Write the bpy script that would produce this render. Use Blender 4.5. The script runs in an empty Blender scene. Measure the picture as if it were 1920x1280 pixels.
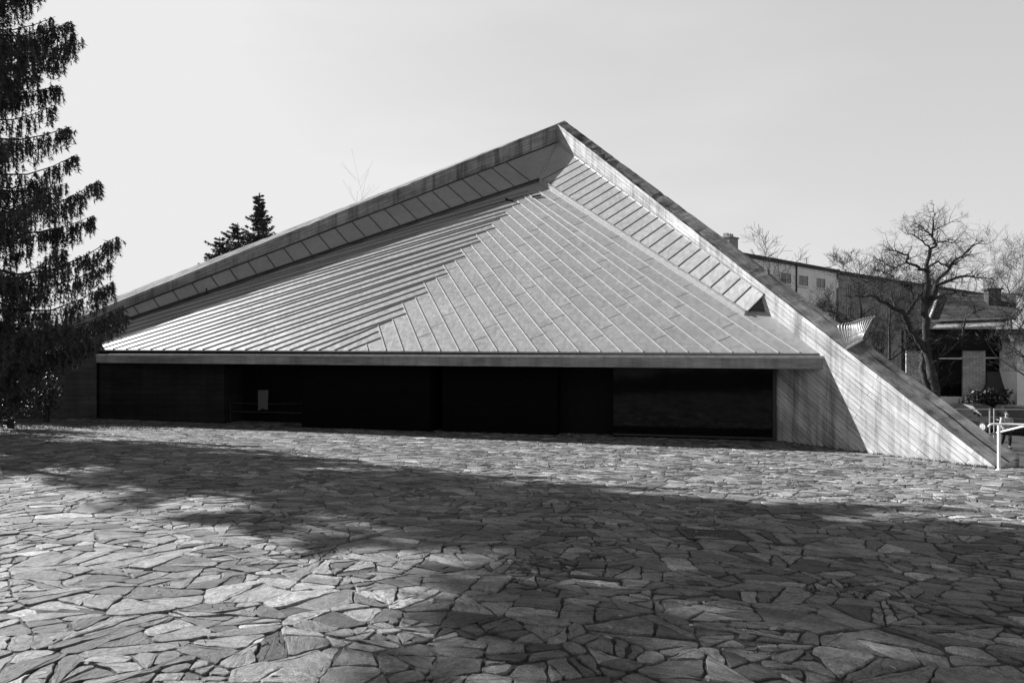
import bpy, bmesh, math, random
import numpy as np
from mathutils import Vector, Matrix, noise
from mathutils.geometry import delaunay_2d_cdt

S = bpy.context.scene
COL = S.collection
R = math.radians
FPX, EYE = 1400.0, 3.1            # focal length in photo pixels, eye height above the church floor
CAM = np.array([0, 0, EYE])

# ------------------------------------------------------------------ survey helpers
def ray(p): return np.array([(p[0] - 960) / FPX, 1.0, (640 - p[1]) / FPX])
def on_vert(p, a, d):
    n = np.array([d[1], -d[0], 0.0]); r = ray(p)
    return CAM + r * (n @ (np.asarray(a) - CAM) / (n @ r))
def on_z(p, z): r = ray(p); return CAM + r * ((z - EYE) / r[2])
def on_plane(p, P0, n): r = ray(p); return CAM + r * (n @ (P0 - CAM) / (n @ r))
def at(p, y): return CAM + ray(p) * y
def unit(v): v = np.asarray(v, float); return v / np.linalg.norm(v)

# ------------------------------------------------------------------ object helpers
def tag(o, label=None, cat=None, group=None, kind=None):
    if label: o['label'] = label
    if cat: o['category'] = cat
    if group: o['group'] = group
    if kind: o['kind'] = kind
    return o
def empty(name, loc, label, cat, group=None, rz=0):
    o = bpy.data.objects.new(name, None); COL.objects.link(o)
    o.empty_display_size = .2
    o.location = loc; o.rotation_euler = (0, 0, rz)
    return tag(o, label, cat, group)
def link(name, me, mats, parent=None, world=True):
    o = bpy.data.objects.new(name, me); COL.objects.link(o)
    for m in (mats if isinstance(mats, (list, tuple)) else [mats]): me.materials.append(m)
    if parent:
        o.parent = parent
        if world:   # mesh was drawn in world coordinates
            M = Matrix.Identity(4); p = parent
            while p:
                M = p.matrix_parent_inverse @ Matrix.LocRotScale(p.location, p.rotation_euler, p.scale) @ M; p = p.parent
            o.matrix_parent_inverse = M.inverted()
    return o
def copy_tree(o, parent=None):
    c = o.copy(); COL.objects.link(c)
    if parent: c.parent = parent
    for ch in list(o.children): copy_tree(ch, c)
    return c

class MB:
    def __init__(s): s.v = []; s.f = []; s.m = []
    def add(s, vs, fs, mi=0):
        b = len(s.v); s.v += [tuple(map(float, v)) for v in vs]
        s.f += [tuple(b + i for i in f) for f in fs]; s.m += [mi] * len(fs); return s
    def box(s, lo, hi, M=None, mi=0):
        x0, y0, z0 = lo; x1, y1, z1 = hi
        vs = [(x0,y0,z0),(x1,y0,z0),(x1,y1,z0),(x0,y1,z0),(x0,y0,z1),(x1,y0,z1),(x1,y1,z1),(x0,y1,z1)]
        if M is not None: vs = [tuple(M @ Vector(v)) for v in vs]
        return s.add(vs, [(0,3,2,1),(4,5,6,7),(0,1,5,4),(1,2,6,5),(2,3,7,6),(3,0,4,7)], mi)
    def slab(s, poly, off, mi=0):
        n = len(poly); poly = [np.asarray(p, float) for p in poly]; off = np.asarray(off, float)
        vs = poly + [p + off for p in poly]
        fs = [tuple(range(n))[::-1], tuple(range(n, 2*n))] + [(i, (i+1) % n, n+(i+1) % n, n+i) for i in range(n)]
        return s.add(vs, fs, mi)
    def bar(s, a, b, w, h, up=(0,0,1), lift=0., mi=0):
        a = np.asarray(a, float); b = np.asarray(b, float); up = unit(up)
        d = unit(b - a); side = unit(np.cross(d, up)); up = np.cross(side, d)
        q = lambda p: [p - side*w/2 + up*lift, p + side*w/2 + up*lift, p + side*w/2 + up*(lift+h), p - side*w/2 + up*(lift+h)]
        return s.add(q(a) + q(b), [(0,1,2,3)[::-1],(4,5,6,7),(0,1,5,4),(1,2,6,5),(2,3,7,6),(3,0,4,7)], mi)
    def tube(s, pts, rad, k=6, mi=0):
        pts = [np.asarray(p, float) for p in pts]; n = len(pts)
        if not hasattr(rad, '__len__'): rad = [rad] * n
        t0 = unit(pts[1] - pts[0]); up = np.array([0,0,1.]) if abs(t0[2]) < .9 else np.array([1.,0,0])
        vs = []
        for i, p in enumerate(pts):
            t = unit(pts[min(i+1, n-1)] - pts[max(i-1, 0)])
            a = np.cross(t, up); a = unit(a) if np.linalg.norm(a) > 1e-6 else np.array([1.,0,0]); b = np.cross(a, t); up = b
            for j in range(k):
                an = 2*math.pi*j/k; vs.append(p + rad[i]*(a*math.cos(an) + b*math.sin(an)))
        fs = [(i*k+j, i*k+(j+1) % k, (i+1)*k+(j+1) % k, (i+1)*k+j) for i in range(n-1) for j in range(k)]
        fs += [tuple(range(k))[::-1], tuple((n-1)*k+j for j in range(k))]
        return s.add(vs, fs, mi)
    def build(s, name, mat, parent=None, world=True, smooth=False, bevel=0):
        me = bpy.data.meshes.new(name); me.from_pydata(s.v, [], s.f)
        me.polygons.foreach_set('material_index', s.m); me.update()
        bm = bmesh.new(); bm.from_mesh(me); bmesh.ops.recalc_face_normals(bm, faces=bm.faces)
        if bevel: bmesh.ops.bevel(bm, geom=bm.edges[:], offset=bevel, segments=1, affect='EDGES', clamp_overlap=True)
        bm.to_mesh(me); bm.free()
        if smooth: me.polygons.foreach_set('use_smooth', [True]*len(me.polygons))
        return link(name, me, mat, parent, world)

def tri_mesh(name, V, F):
    me = bpy.data.meshes.new(name); V = np.asarray(V, np.float32); F = np.asarray(F, np.int32); k = F.shape[1]
    me.vertices.add(len(V)); me.vertices.foreach_set('co', V.ravel())
    me.loops.add(F.size); me.loops.foreach_set('vertex_index', F.ravel())
    me.polygons.add(len(F)); me.polygons.foreach_set('loop_start', np.arange(len(F), dtype=np.int32)*k)
    me.polygons.foreach_set('loop_total', np.full(len(F), k, np.int32)); me.update(calc_edges=True); return me

# ------------------------------------------------------------------ materials (all grey: a black and white photograph)
class NT:
    def __init__(s, name):
        s.m = bpy.data.materials.new(name); s.m.use_nodes = True; s.t = s.m.node_tree
        s.b = s.t.nodes['Principled BSDF']
    def n(s, typ, **kw):
        nd = s.t.nodes.new(typ)
        for k, v in kw.items():
            if k.startswith('i_'):
                key = k[2:]; key = int(key) if key.isdigit() else key.replace('_', ' ')
                nd.inputs[key].default_value = v
            else: setattr(nd, k, v)
        return nd
    def l(s, a, b): s.t.links.new(a, b)
    def math(s, op, a, b=None, c=None, clamp=False):
        nd = s.n('ShaderNodeMath', operation=op, use_clamp=clamp)
        for i, x in enumerate((a, b, c)):
            if x is None: continue
            if isinstance(x, (int, float)): nd.inputs[i].default_value = x
            else: s.l(x, nd.inputs[i])
        return nd.outputs[0]
    def mapping(s, out, scale=(1,1,1), rot=(0,0,0), loc=(0,0,0)):
        mp = s.n('ShaderNodeMapping'); s.l(out, mp.inputs[0])
        mp.inputs[1].default_value = loc; mp.inputs[2].default_value = rot; mp.inputs[3].default_value = scale
        return mp.outputs[0]
    def noise(s, vec, scale, detail=4, rough=.55, dist=0):
        nd = s.n('ShaderNodeTexNoise', i_Scale=scale, i_Detail=detail, i_Roughness=rough, i_Distortion=dist)
        s.l(vec, nd.inputs['Vector']); return nd.outputs['Fac']
    def rng(s, v, a, b, c, d):
        nd = s.n('ShaderNodeMapRange'); s.l(v, nd.inputs[0])
        for i, x in enumerate((a, b, c, d)): nd.inputs[i+1].default_value = x
        return nd.outputs[0]
    def coord(s, kind='Object'): return s.n('ShaderNodeTexCoord').outputs[kind]
    def bump(s, h, strength=.5, dist=.01, prev=None):
        nd = s.n('ShaderNodeBump'); nd.inputs['Strength'].default_value = strength; nd.inputs['Distance'].default_value = dist
        s.l(h, nd.inputs['Height'])
        if prev is not None: s.l(prev, nd.inputs['Normal'])
        return nd.outputs[0]
    def done(s, col=None, rough=.8, nrm=None, metal=0., spec=.3):
        if col is not None:
            if isinstance(col, (int, float)): s.b.inputs['Base Color'].default_value = (col, col, col, 1)
            else: s.l(col, s.b.inputs['Base Color'])
        if isinstance(rough, (int, float)): s.b.inputs['Roughness'].default_value = rough
        else: s.l(rough, s.b.inputs['Roughness'])
        s.b.inputs['Metallic'].default_value = metal
        s.b.inputs['Specular IOR Level'].default_value = spec
        if nrm is not None: s.l(nrm, s.b.inputs['Normal'])
        return s.m

def plain(name, v, rough=.7, metal=0., spec=.3, var=.25, scale=6., bump=0.):
    t = NT(name); c = t.coord(); f = t.noise(c, scale, 5, .6)
    g = t.rng(f, .3, .7, v*(1-var), v*(1+var))
    return t.done(g, rough, t.bump(f, bump, .02) if bump else None, metal, spec)

def concrete(name, v, board=.12, lines=.6, stain=.5):
    """board-marked concrete; local X runs along the boards, local Z across them"""
    t = NT(name); c = t.coord(); geo = t.n('ShaderNodeNewGeometry').outputs['Position']
    br = t.n('ShaderNodeTexBrick', offset=.37, offset_frequency=2, squash=1.)
    v2 = t.n('ShaderNodeSeparateXYZ'); t.l(c, v2.inputs[0])
    wob = t.noise(t.mapping(c, (.5, .5, .5)), 1.5, 2)
    zz = t.math('ADD', v2.outputs[2], t.math('MULTIPLY', t.math('SUBTRACT', wob, .5), .03))
    cb = t.n('ShaderNodeCombineXYZ'); t.l(v2.outputs[0], cb.inputs[0]); t.l(zz, cb.inputs[1])
    t.l(cb.outputs[0], br.inputs['Vector'])
    br.inputs['Scale'].default_value = 1.; br.inputs['Brick Width'].default_value = 3.1; br.inputs['Row Height'].default_value = board
    br.inputs['Mortar Size'].default_value = .007; br.inputs['Mortar Smooth'].default_value = .4
    br.inputs['Color1'].default_value = (.25,.25,.25,1); br.inputs['Color2'].default_value = (.75,.75,.75,1); br.inputs['Mortar'].default_value = (.5,.5,.5,1)
    bw = t.n('ShaderNodeSeparateColor'); t.l(br.outputs['Color'], bw.inputs[0])
    board_tone = t.rng(bw.outputs[0], .25, .75, .86, 1.1)
    grain = t.noise(t.mapping(c, (1.2, 6, 40)), 1., 5, .65)
    blot = t.noise(t.mapping(c, (.35, 1, 1.3)), 1.3, 5, .65)
    fine = t.noise(c, 45, 4, .7)
    st = t.noise(t.mapping(geo, (2.6, 2.6, .22)), 1., 5, .7)       # water runs straight down
    tone = t.math('MULTIPLY', t.math('MULTIPLY', board_tone, t.rng(grain, .34, .68, .68, 1.16)), t.rng(blot, .32, .66, .58, 1.14))
    tone = t.math('MULTIPLY', tone, t.rng(fine, .35, .65, .92, 1.06))
    tone = t.math('MULTIPLY', tone, t.rng(st, .46, .68, 1., 1-stain))
    gate = t.rng(t.noise(t.mapping(c, (.6, 1, 5)), 1.2, 3), .40, .56, .08, 1.)
    mort = t.math('MULTIPLY', br.outputs['Fac'], gate)
    tone = t.math('MULTIPLY', tone, t.math('SUBTRACT', 1., t.math('MULTIPLY', mort, lines)))
    h = t.math('ADD', t.math('MULTIPLY', grain, .5), t.math('ADD', t.math('MULTIPLY', bw.outputs[0], .5), t.math('MULTIPLY', br.outputs['Fac'], -1.)))
    nb = t.bump(h, .7, .012); nb = t.bump(fine, .25, .006, nb)
    return t.done(t.math('MULTIPLY', tone, v), .9, nb, 0, .15)

def metal_sheet(name, v, rough, metal, ripple=.35):
    t = NT(name); c = t.coord('Object')
    big = t.noise(c, .8, 3, .5); st = t.noise(t.mapping(c, (3, 3, 1)), 2.2, 5, .65)
    fine = t.noise(t.mapping(c, (1, .35, .6)), 5., 3, .5)
    g = t.math('MULTIPLY', t.rng(st, .3, .75, v*.86, v*1.1), t.rng(big, .3, .7, .9, 1.08))
    nb = t.bump(fine, ripple, .03)
    return t.done(g, t.rng(st, .3, .7, rough-.06, rough+.1), nb, metal, .5)

def brick_mat(name, v):
    t = NT(name); c = t.coord(); br = t.n('ShaderNodeTexBrick'); t.l(t.mapping(c, (1,1,1), (R(90),0,0)), br.inputs['Vector'])
    br.inputs['Scale'].default_value = 1; br.inputs['Brick Width'].default_value = .42; br.inputs['Row Height'].default_value = .15
    br.inputs['Mortar Size'].default_value = .015
    for k, x in (('Color1', v), ('Color2', v*.72), ('Mortar', v*.42)): br.inputs[k].default_value = (x, x, x, 1)
    b = t.n('ShaderNodeRGBToBW'); t.l(br.outputs['Color'], b.inputs[0])
    return t.done(t.math('MULTIPLY', b.outputs[0], t.rng(t.noise(c, 1.2, 4), .3, .7, .8, 1.12)), .9, t.bump(br.outputs['Fac'], -.4, .02))

def slat_mat(name, v, pitch):
    t = NT(name); c = t.coord(); s = t.n('ShaderNodeSeparateXYZ'); t.l(c, s.inputs[0])
    w = t.math('FRACT', t.math('DIVIDE', s.outputs[2], pitch)); k = t.rng(w, .05, .2, .5, 1.)
    f = t.noise(t.mapping(c, (1, 1, 6)), 3., 4)
    return t.done(t.math('MULTIPLY', t.math('MULTIPLY', k, t.rng(f, .3, .7, .75, 1.2)), v), .85, t.bump(k, .6, .02), 0, .12 if v > .01 else .03)

def stone_mat():
    t = NT('schist_paving'); c = t.coord()
    at_ = t.n('ShaderNodeAttribute', attribute_name='stone'); sp = t.n('ShaderNodeSeparateColor'); t.l(at_.outputs['Color'], sp.inputs[0])
    val, ang, typ = sp.outputs[0], sp.outputs[1], sp.outputs[2]
    vr = t.n('ShaderNodeVectorRotate', rotation_type='Z_AXIS'); t.l(c, vr.inputs['Vector']); t.l(t.math('MULTIPLY', ang, 6.2832), vr.inputs['Angle'])
    rv = vr.outputs[0]
    warp = t.noise(rv, 3., 3)
    cb = t.n('ShaderNodeCombineXYZ'); sx = t.n('ShaderNodeSeparateXYZ'); t.l(rv, sx.inputs[0])
    t.l(t.math('MULTIPLY', sx.outputs[0], 7.), cb.inputs[0])
    t.l(t.math('ADD', t.math('MULTIPLY', sx.outputs[1], 34), t.math('MULTIPLY', warp, 7.)), cb.inputs[1]); t.l(typ, cb.inputs[2])
    stria = t.noise(cb.outputs[0], 1., 7, .68)
    grit = t.noise(c, 85., 6, .8); lump = t.noise(c, 24., 6, .7); patch = t.noise(c, .9, 5, .6); dirt = t.noise(c, 5., 6, .65)
    isg = t.rng(typ, .2, .7, .1, 1.)                     # some stones are grainy instead of layered
    mix = t.n('ShaderNodeMix', data_type='FLOAT'); t.l(isg, mix.inputs[0]); t.l(stria, mix.inputs[2]); t.l(lump, mix.inputs[3]); rel = mix.outputs[0]
    base = t.math('MULTIPLY', t.math('POWER', t.math('ADD', val, .25), 1.35), .285)
    g = t.math('MULTIPLY', base, t.rng(rel, .36, .64, .58, 1.36))
    crack = t.rng(stria, .34, .41, .5, 1.)                # dark splits between the layers
    g = t.math('MULTIPLY', g, crack)
    g = t.math('MULTIPLY', g, t.rng(grit, .40, .60, .6, 1.45)); g = t.math('MULTIPLY', g, t.rng(patch, .3, .7, .8, 1.15))
    g = t.math('MULTIPLY', g, t.rng(dirt, .35, .6, .68, 1.08))
    h = t.math('ADD', t.math('ADD', rel, t.math('MULTIPLY', grit, .3)), t.math('MULTIPLY', crack, .25))
    nb = t.bump(h, .9, .022)
    return t.done(g, t.rng(grit, .3, .7, .55, .85), nb, 0, .4)

M = dict(
    wall=concrete('board_concrete', .40, .13, .9, .62), wallr=concrete('board_concrete_sunlit', .57, .13, .9, .55), top=concrete('weathered_concrete', .31, .10, .9, .6),  # same concrete: sun put into the right wall's tone, shade into the left
    fas=concrete('fascia_concrete', .36, .5, .3, .3), sidew=concrete('recess_shade_concrete', .03, .2, .6, .3), butt=concrete('shaded_concrete', .10, .2, .4, .3),  # side wall and wall foot: deep shade put into the concrete's colour
    roof=metal_sheet('roof_sheet', .50, .45, .40, .24), seamd=plain('seam_metal_shaded', .16, .6, .1, .3, .1), seam=plain('seam_metal', .5, .5, .15, .4, .1), lead=plain('dark_trim', .06, .6),  # left seams use a darker copy: their shaded side put into the colour
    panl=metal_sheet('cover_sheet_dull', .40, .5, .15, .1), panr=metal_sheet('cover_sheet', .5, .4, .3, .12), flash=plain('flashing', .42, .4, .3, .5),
    black=plain('plain_black', .006, .7, 0, .1), slat=slat_mat('eave_shade_slats', .006, .11), soffit=plain('eave_shade_soffit', .008, .9, 0, .05),  # near-black slats, soffit and recess black: deep eave shade put into the colour
    joint=plain('joint_soil', .085, .95, 0, .1, .5, 12, .5), stone=stone_mat(), asphalt=plain('asphalt', .07, .85, 0, .2, .3, 3, .3),
    bark=plain('bark', .06, .95, 0, .1, .45, 9, .8), twig=plain('twig_bark', .05, .9, 0, .1, .3, 5), birch=plain('pale_bark', .2, .9, 0, .1, .5, 5),
    needle=plain('needles', .075, .7, 0, .2, .45, 2), leaf=plain('leaves', .04, .5, 0, .4, .5, 3), dry=plain('dry_grass', .17, .8, 0, .2, .5, 8),
    white=plain('white_paint', .75, .4, 0, .5, .06), galv=plain('galvanised', .55, .4, .5, .5, .15), iron=plain('cast_iron', .035, .6, .4, .5, .3, 20),
    plaster=plain('pale_plaster', .85, .9, 0, .1, .1, 1.2), plasterd=plain('grey_plaster', .3, .9, 0, .1, .25, .6), roofd=plain('dark_roofing', .05, .8),
    brick=brick_mat('pale_brick', .62), timber=slat_mat('dark_cladding', .022, .16), tile=slat_mat('roof_tiles', .085, .3), dull=plain('dull_metal', .05, .6), paper=plain('paper', .10, .8, 0, .2, .08),
    frame=plain('window_frame', .7, .5), carpaint=plain('car_paint', .02, .2, .2, .6, .1), cargrey=plain('car_paint_grey', .10, .25, .4, .6, .1), tyre=plain('tyre', .02, .9),
    skin=plain('skin', .45, .6), jacket=plain('jacket', .42, .85), cloth=plain('trousers', .03, .9), hair=plain('hair', .05, .6), concblk=plain('concrete_block', .3, .9, 0, .1, .2, 12, .4),
    litter=plain('litter', .3, .8, 0, .2, .6, 9),
)
gm = NT('dark_glass'); M['glass'] = gm.done(.004, .06, None, 0, .18)
gw = NT('window_glass'); M['pane'] = gw.done(.02, .1, None, 0, .3)
hl = NT('headlamp_glass'); M['lamp'] = hl.done(.8, .12, None, .5, .6)

# ------------------------------------------------------------------ survey of the church
ZE = .2
J = on_z((1455, 826), 0); E = on_z((1870, 878), ZE)
dR = unit([E[0]-J[0], E[1]-J[1], 0]); LA = R(20); dL = np.array([-math.cos(LA), -math.sin(LA), 0])
K = on_vert((1045, 232), J, dR)
nR = np.array([-dR[1], dR[0], 0]); nR = nR if nR[0] > 0 else -nR        # outwards
nL = np.array([dL[1], -dL[0], 0]); nL = nL if nL[1] > 0 else -nL
eR = on_vert((1536, 662), J, dR); rt = on_vert((1045, 290), J, dR); q = on_vert((227, 598), K, dL)
nP = unit(np.cross(eR-q, rt-q)); nP = nP if nP[2] > 0 else -nP
eL = on_plane((187, 655), eR, nP)
fR = on_vert((1545, 692), J, dR); fL = on_vert((180, 680), eL - np.array([.05, .16, 0]), eL-eR)
topL = on_vert((228, 563), K, dL)
fA = on_z((420, 796), 0.0)

# ------------------------------------------------------------------ ground heights (thin plate spline through levels)
cp = np.array([(J[0],J[1],0),(E[0],E[1],ZE),(.7,24.6,0),(-2.7,26,0),(fA[0],fA[1],.04),(fL[0],fL[1],.18),(-20,27.3,.3),(0,0,1.5),(0,8,1.0),
               (-12,8,1.1),(12,4,.95),(-22,14,.85),(15,12,.45),(14,18,.2),(-9,20,.42),(10,31,0),(-10,34,.1)])
def _U(r2): return .5*r2*np.log(r2+1e-12)
_n = len(cp); _A = np.zeros((_n+3, _n+3)); _d = ((cp[:,None,:2]-cp[None,:,:2])**2).sum(-1); _A[:_n,:_n] = _U(_d) + np.eye(_n)*1.5
_A[:_n,_n] = 1; _A[:_n,_n+1:] = cp[:,:2]; _A[_n:,:_n] = _A[:_n,_n:].T
_w = np.linalg.solve(_A, np.r_[cp[:,2], 0, 0, 0])
def gz(P):
    P = np.atleast_2d(np.asarray(P, float))[:, :2]; d = ((P[:,None]-cp[None,:,:2])**2).sum(-1)
    return _U(d) @ _w[:_n] + _w[_n] + P @ _w[_n+1:]
def gz1(x, y): return float(gz([(x, y)])[0])

# ------------------------------------------------------------------ sun, sky, camera
SEL, SAZ = 31., 121.
dS = np.array([math.cos(R(SEL))*math.sin(R(SAZ)), math.cos(R(SEL))*math.cos(R(SAZ)), -math.sin(R(SEL))])
sl = bpy.data.lights.new('sun', 'SUN'); sl.energy = 5.0; sl.angle = R(.5); sl.color = (1, 1, 1)
so = bpy.data.objects.new('sun', sl); COL.objects.link(so); so.location = (-40, 30, 30); so.rotation_euler = Vector(dS).to_track_quat('-Z', 'Y').to_euler()
W = bpy.data.worlds.new('World'); S.world = W; W.use_nodes = True; wt = W.node_tree; wn = wt.nodes
bg = wn['Background']
def wmath(op, a, b, clamp=False):
    nd = wn.new('ShaderNodeMath'); nd.operation = op; nd.use_clamp = clamp
    for i, x in enumerate((a, b)):
        if isinstance(x, (int, float)): nd.inputs[i].default_value = x
        else: wt.links.new(x, nd.inputs[i])
    return nd.outputs[0]
sk = wn.new('ShaderNodeTexSky'); sk.sky_type = 'NISHITA'; sk.sun_disc = False; sk.sun_elevation = R(SEL); sk.sun_rotation = R(SAZ-180)
sk.dust_density = 2.0; sk.air_density = 1.0
bwn = wn.new('ShaderNodeRGBToBW'); wt.links.new(sk.outputs[0], bwn.inputs[0])
tc = wn.new('ShaderNodeTexCoord'); mp = wn.new('ShaderNodeMapping'); mp.inputs[3].default_value = (1, 1, 3.2); wt.links.new(tc.outputs['Generated'], mp.inputs[0])
SKY_K, SKY_CAP = 4.75, 8.4
cn = wn.new('ShaderNodeTexNoise'); cn.inputs['Scale'].default_value = 2.1; cn.inputs['Detail'].default_value = 5; cn.inputs['Roughness'].default_value = .5; wt.links.new(mp.outputs[0], cn.inputs['Vector'])
cr = wn.new('ShaderNodeMapRange'); wt.links.new(cn.outputs['Fac'], cr.inputs[0])
for i, x in enumerate((.48, .72, 1., 1.09)): cr.inputs[i+1].default_value = x
powd = wmath('MULTIPLY', wmath('POWER', bwn.outputs[0], .33), SKY_K)
cap = wmath('MINIMUM', wmath('MULTIPLY', powd, cr.outputs[0]), SKY_CAP)
sz = wn.new('ShaderNodeSeparateXYZ'); wt.links.new(tc.outputs['Generated'], sz.inputs[0])
er = wn.new('ShaderNodeMapRange'); wt.links.new(sz.outputs[2], er.inputs[0])     # a clear sky is deepest overhead
for i, x in enumerate((.42, .78, 1., .06)): er.inputs[i+1].default_value = x
yr = wn.new('ShaderNodeMapRange'); wt.links.new(sz.outputs[1], yr.inputs[0])     # and away from the sun
for i, x in enumerate((-.9, .2, .95, 1.)): yr.inputs[i+1].default_value = x
cap = wmath('MULTIPLY', wmath('MULTIPLY', cap, er.outputs[0]), yr.outputs[0])
wt.links.new(cap, bg.inputs[0]); bg.inputs[1].default_value = .05
cd = bpy.data.cameras.new('camera'); cd.sensor_width = 36; cd.lens = 36*FPX/1920; cd.clip_end = 3000; cd.clip_start = .05
co = bpy.data.objects.new('camera', cd); COL.objects.link(co); co.location = CAM; co.rotation_euler = (R(90), 0, 0); S.camera = co
S.view_settings.view_transform = 'Standard'; S.view_settings.look = 'None'; S.view_settings.exposure = 1.0; S.view_settings.gamma = 1
S.cycles.max_bounces = 6; S.cycles.diffuse_bounces = 3; S.cycles.glossy_bounces = 3; S.cycles.caustics_reflective = False; S.cycles.caustics_refractive = False

# ------------------------------------------------------------------ ground and plaza
ZS = -2.0
g = MB(); g.add([(-900,-900,ZS-.06),(900,-900,ZS-.06),(900,900,ZS-.06),(-900,900,ZS-.06)], [(0,1,2,3)])
tag(g.build('ground', M['asphalt']), kind='structure')

Eo = E + nR*.8
def inside(x, y):
    if y < 1.2 or y > 31 or x < -26: return False
    if y < Eo[1] - .1: return x < 12.9 + .25*(Eo[1]-y)
    return (np.array([x, y, 0])-J) @ nR < .35
rng = np.random.default_rng(5); random.seed(5)
# base sheet between the stones
xs = np.arange(-26, 18, .5); ys = np.arange(1.0, 31.5, .5)
gx, gy = np.meshgrid(xs, ys); zz = gz(np.c_[gx.ravel(), gy.ravel()]).reshape(gx.shape) - .013
pm = MB(); idx = {}
def gv(i, j):
    if (i, j) not in idx: idx[i, j] = len(pm.v); pm.v.append((gx[i, j], gy[i, j], zz[i, j]))
    return idx[i, j]
for i in range(len(ys)-1):
    for j in range(len(xs)-1):
        if inside(xs[j]+.25, ys[i]+.25): pm.f.append((gv(i, j), gv(i, j+1), gv(i+1, j+1), gv(i+1, j))); pm.m.append(0)
edges = {}
for f in pm.f:
    for a, b in zip(f, f[1:]+f[:1]): edges[(a, b)] = 1
for (a, b) in list(edges):
    if (b, a) not in edges:
        va, vb = pm.v[a], pm.v[b]; k = len(pm.v); pm.v += [(va[0], va[1], ZS-.1), (vb[0], vb[1], ZS-.1)]
        pm.f.append((b, a, k, k+1)); pm.m.append(0)

# stones: big Voronoi cells broken again and again along straight lines, like slabs split with a hammer
def poly_area(pl): return .5*abs((pl[:,0]*np.roll(pl[:,1], -1)-pl[:,1]*np.roll(pl[:,0], -1)).sum())
def split(pl, p, d):
    n = np.array([-d[1], d[0]]); s = (pl-p) @ n; A_, B_ = [], []
    for i in range(len(pl)):
        j = (i+1) % len(pl)
        if s[i] >= 0: A_.append(pl[i])
        else: B_.append(pl[i])
        if (s[i] >= 0) != (s[j] >= 0):
            t = s[i]/(s[i]-s[j]); x = pl[i]+(pl[j]-pl[i])*t; A_.append(x); B_.append(x)
    return np.array(A_), np.array(B_)
def seeds():
    pts = []; grid = {}
    cand = np.c_[rng.uniform(-21, 16.5, 26000), rng.uniform(1.6, 30, 26000)]
    for x, y in cand:
        if abs(x) > .74*y + 4.0: continue
        u, v = x/1.15, y; r = .42; ci, cj = int(u//.45), int(v//.45)
        if all((pu-u)**2+(pv-v)**2 >= r*r for a in (-1,0,1) for b in (-1,0,1) for (pu, pv) in grid.get((ci+a, cj+b), ())):
            grid.setdefault((ci, cj), []).append((u, v)); pts.append((u, v))
    return pts
pts = seeds()
_, _, tris, _, _, _ = delaunay_2d_cdt([Vector(p) for p in pts], [], [], 0, 1e-7)
P = np.array(pts); T = np.array([tuple(t) for t in tris])
A, B, C_ = P[T[:,0]], P[T[:,1]], P[T[:,2]]
D = 2*(A[:,0]*(B[:,1]-C_[:,1])+B[:,0]*(C_[:,1]-A[:,1])+C_[:,0]*(A[:,1]-B[:,1])); D[abs(D) < 1e-9] = 1e-9
a2, b2, c2 = (A**2).sum(1), (B**2).sum(1), (C_**2).sum(1)
CC = np.c_[(a2*(B[:,1]-C_[:,1])+b2*(C_[:,1]-A[:,1])+c2*(A[:,1]-B[:,1]))/D, (a2*(C_[:,0]-B[:,0])+b2*(A[:,0]-C_[:,0])+c2*(B[:,0]-A[:,0]))/D]
vt = [[] for _ in pts]
for k, t in enumerate(T):
    for v in t: vt[v].append(k)
stones = []
def breakup(pl, lim, depth=0):
    if len(pl) < 3: return
    ar = poly_area(pl)
    if ar < lim or depth > 6:
        if ar > .0035 and inside(*pl.mean(0)): stones.append(pl)
        return
    c = pl.mean(0); cov = np.cov((pl-c).T); w_, v_ = np.linalg.eigh(cov)
    short = v_[:,0]; base_a = math.atan2(short[1], short[0])
    ang = base_a+rng.normal(0, .75) if rng.random() < .8 else rng.uniform(0, math.pi)
    p = c+(pl[rng.integers(len(pl))]-c)*rng.uniform(0, .35)
    for h in split(pl, p, np.array([math.cos(ang), math.sin(ang)])): breakup(h, lim*rng.uniform(.75, 1.3), depth+1)
for i, ts in enumerate(vt):
    if len(ts) < 3: continue
    c = CC[ts]-P[i]
    if (abs(c) > 1.3).any(): continue
    o = np.argsort(np.arctan2(c[:,1], c[:,0]))
    breakup((P[i]+c[o])*np.array([1.15, 1.0]), float(np.clip(rng.lognormal(math.log(.075), .6), .014, .26)))
SV, SF, SA = [], [], []
def inset(pl, d):
    n = len(pl); e = np.roll(pl, -1, 0)-pl; l = np.maximum(np.linalg.norm(e, axis=1), 1e-6)[:,None]; nn = np.c_[-e[:,1], e[:,0]]/l
    m = nn+np.roll(nn, 1, 0); k = (m*m).sum(1)[:,None]; m = m/np.maximum(k, .7)*2*.5*2
    return pl+m*d
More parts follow.
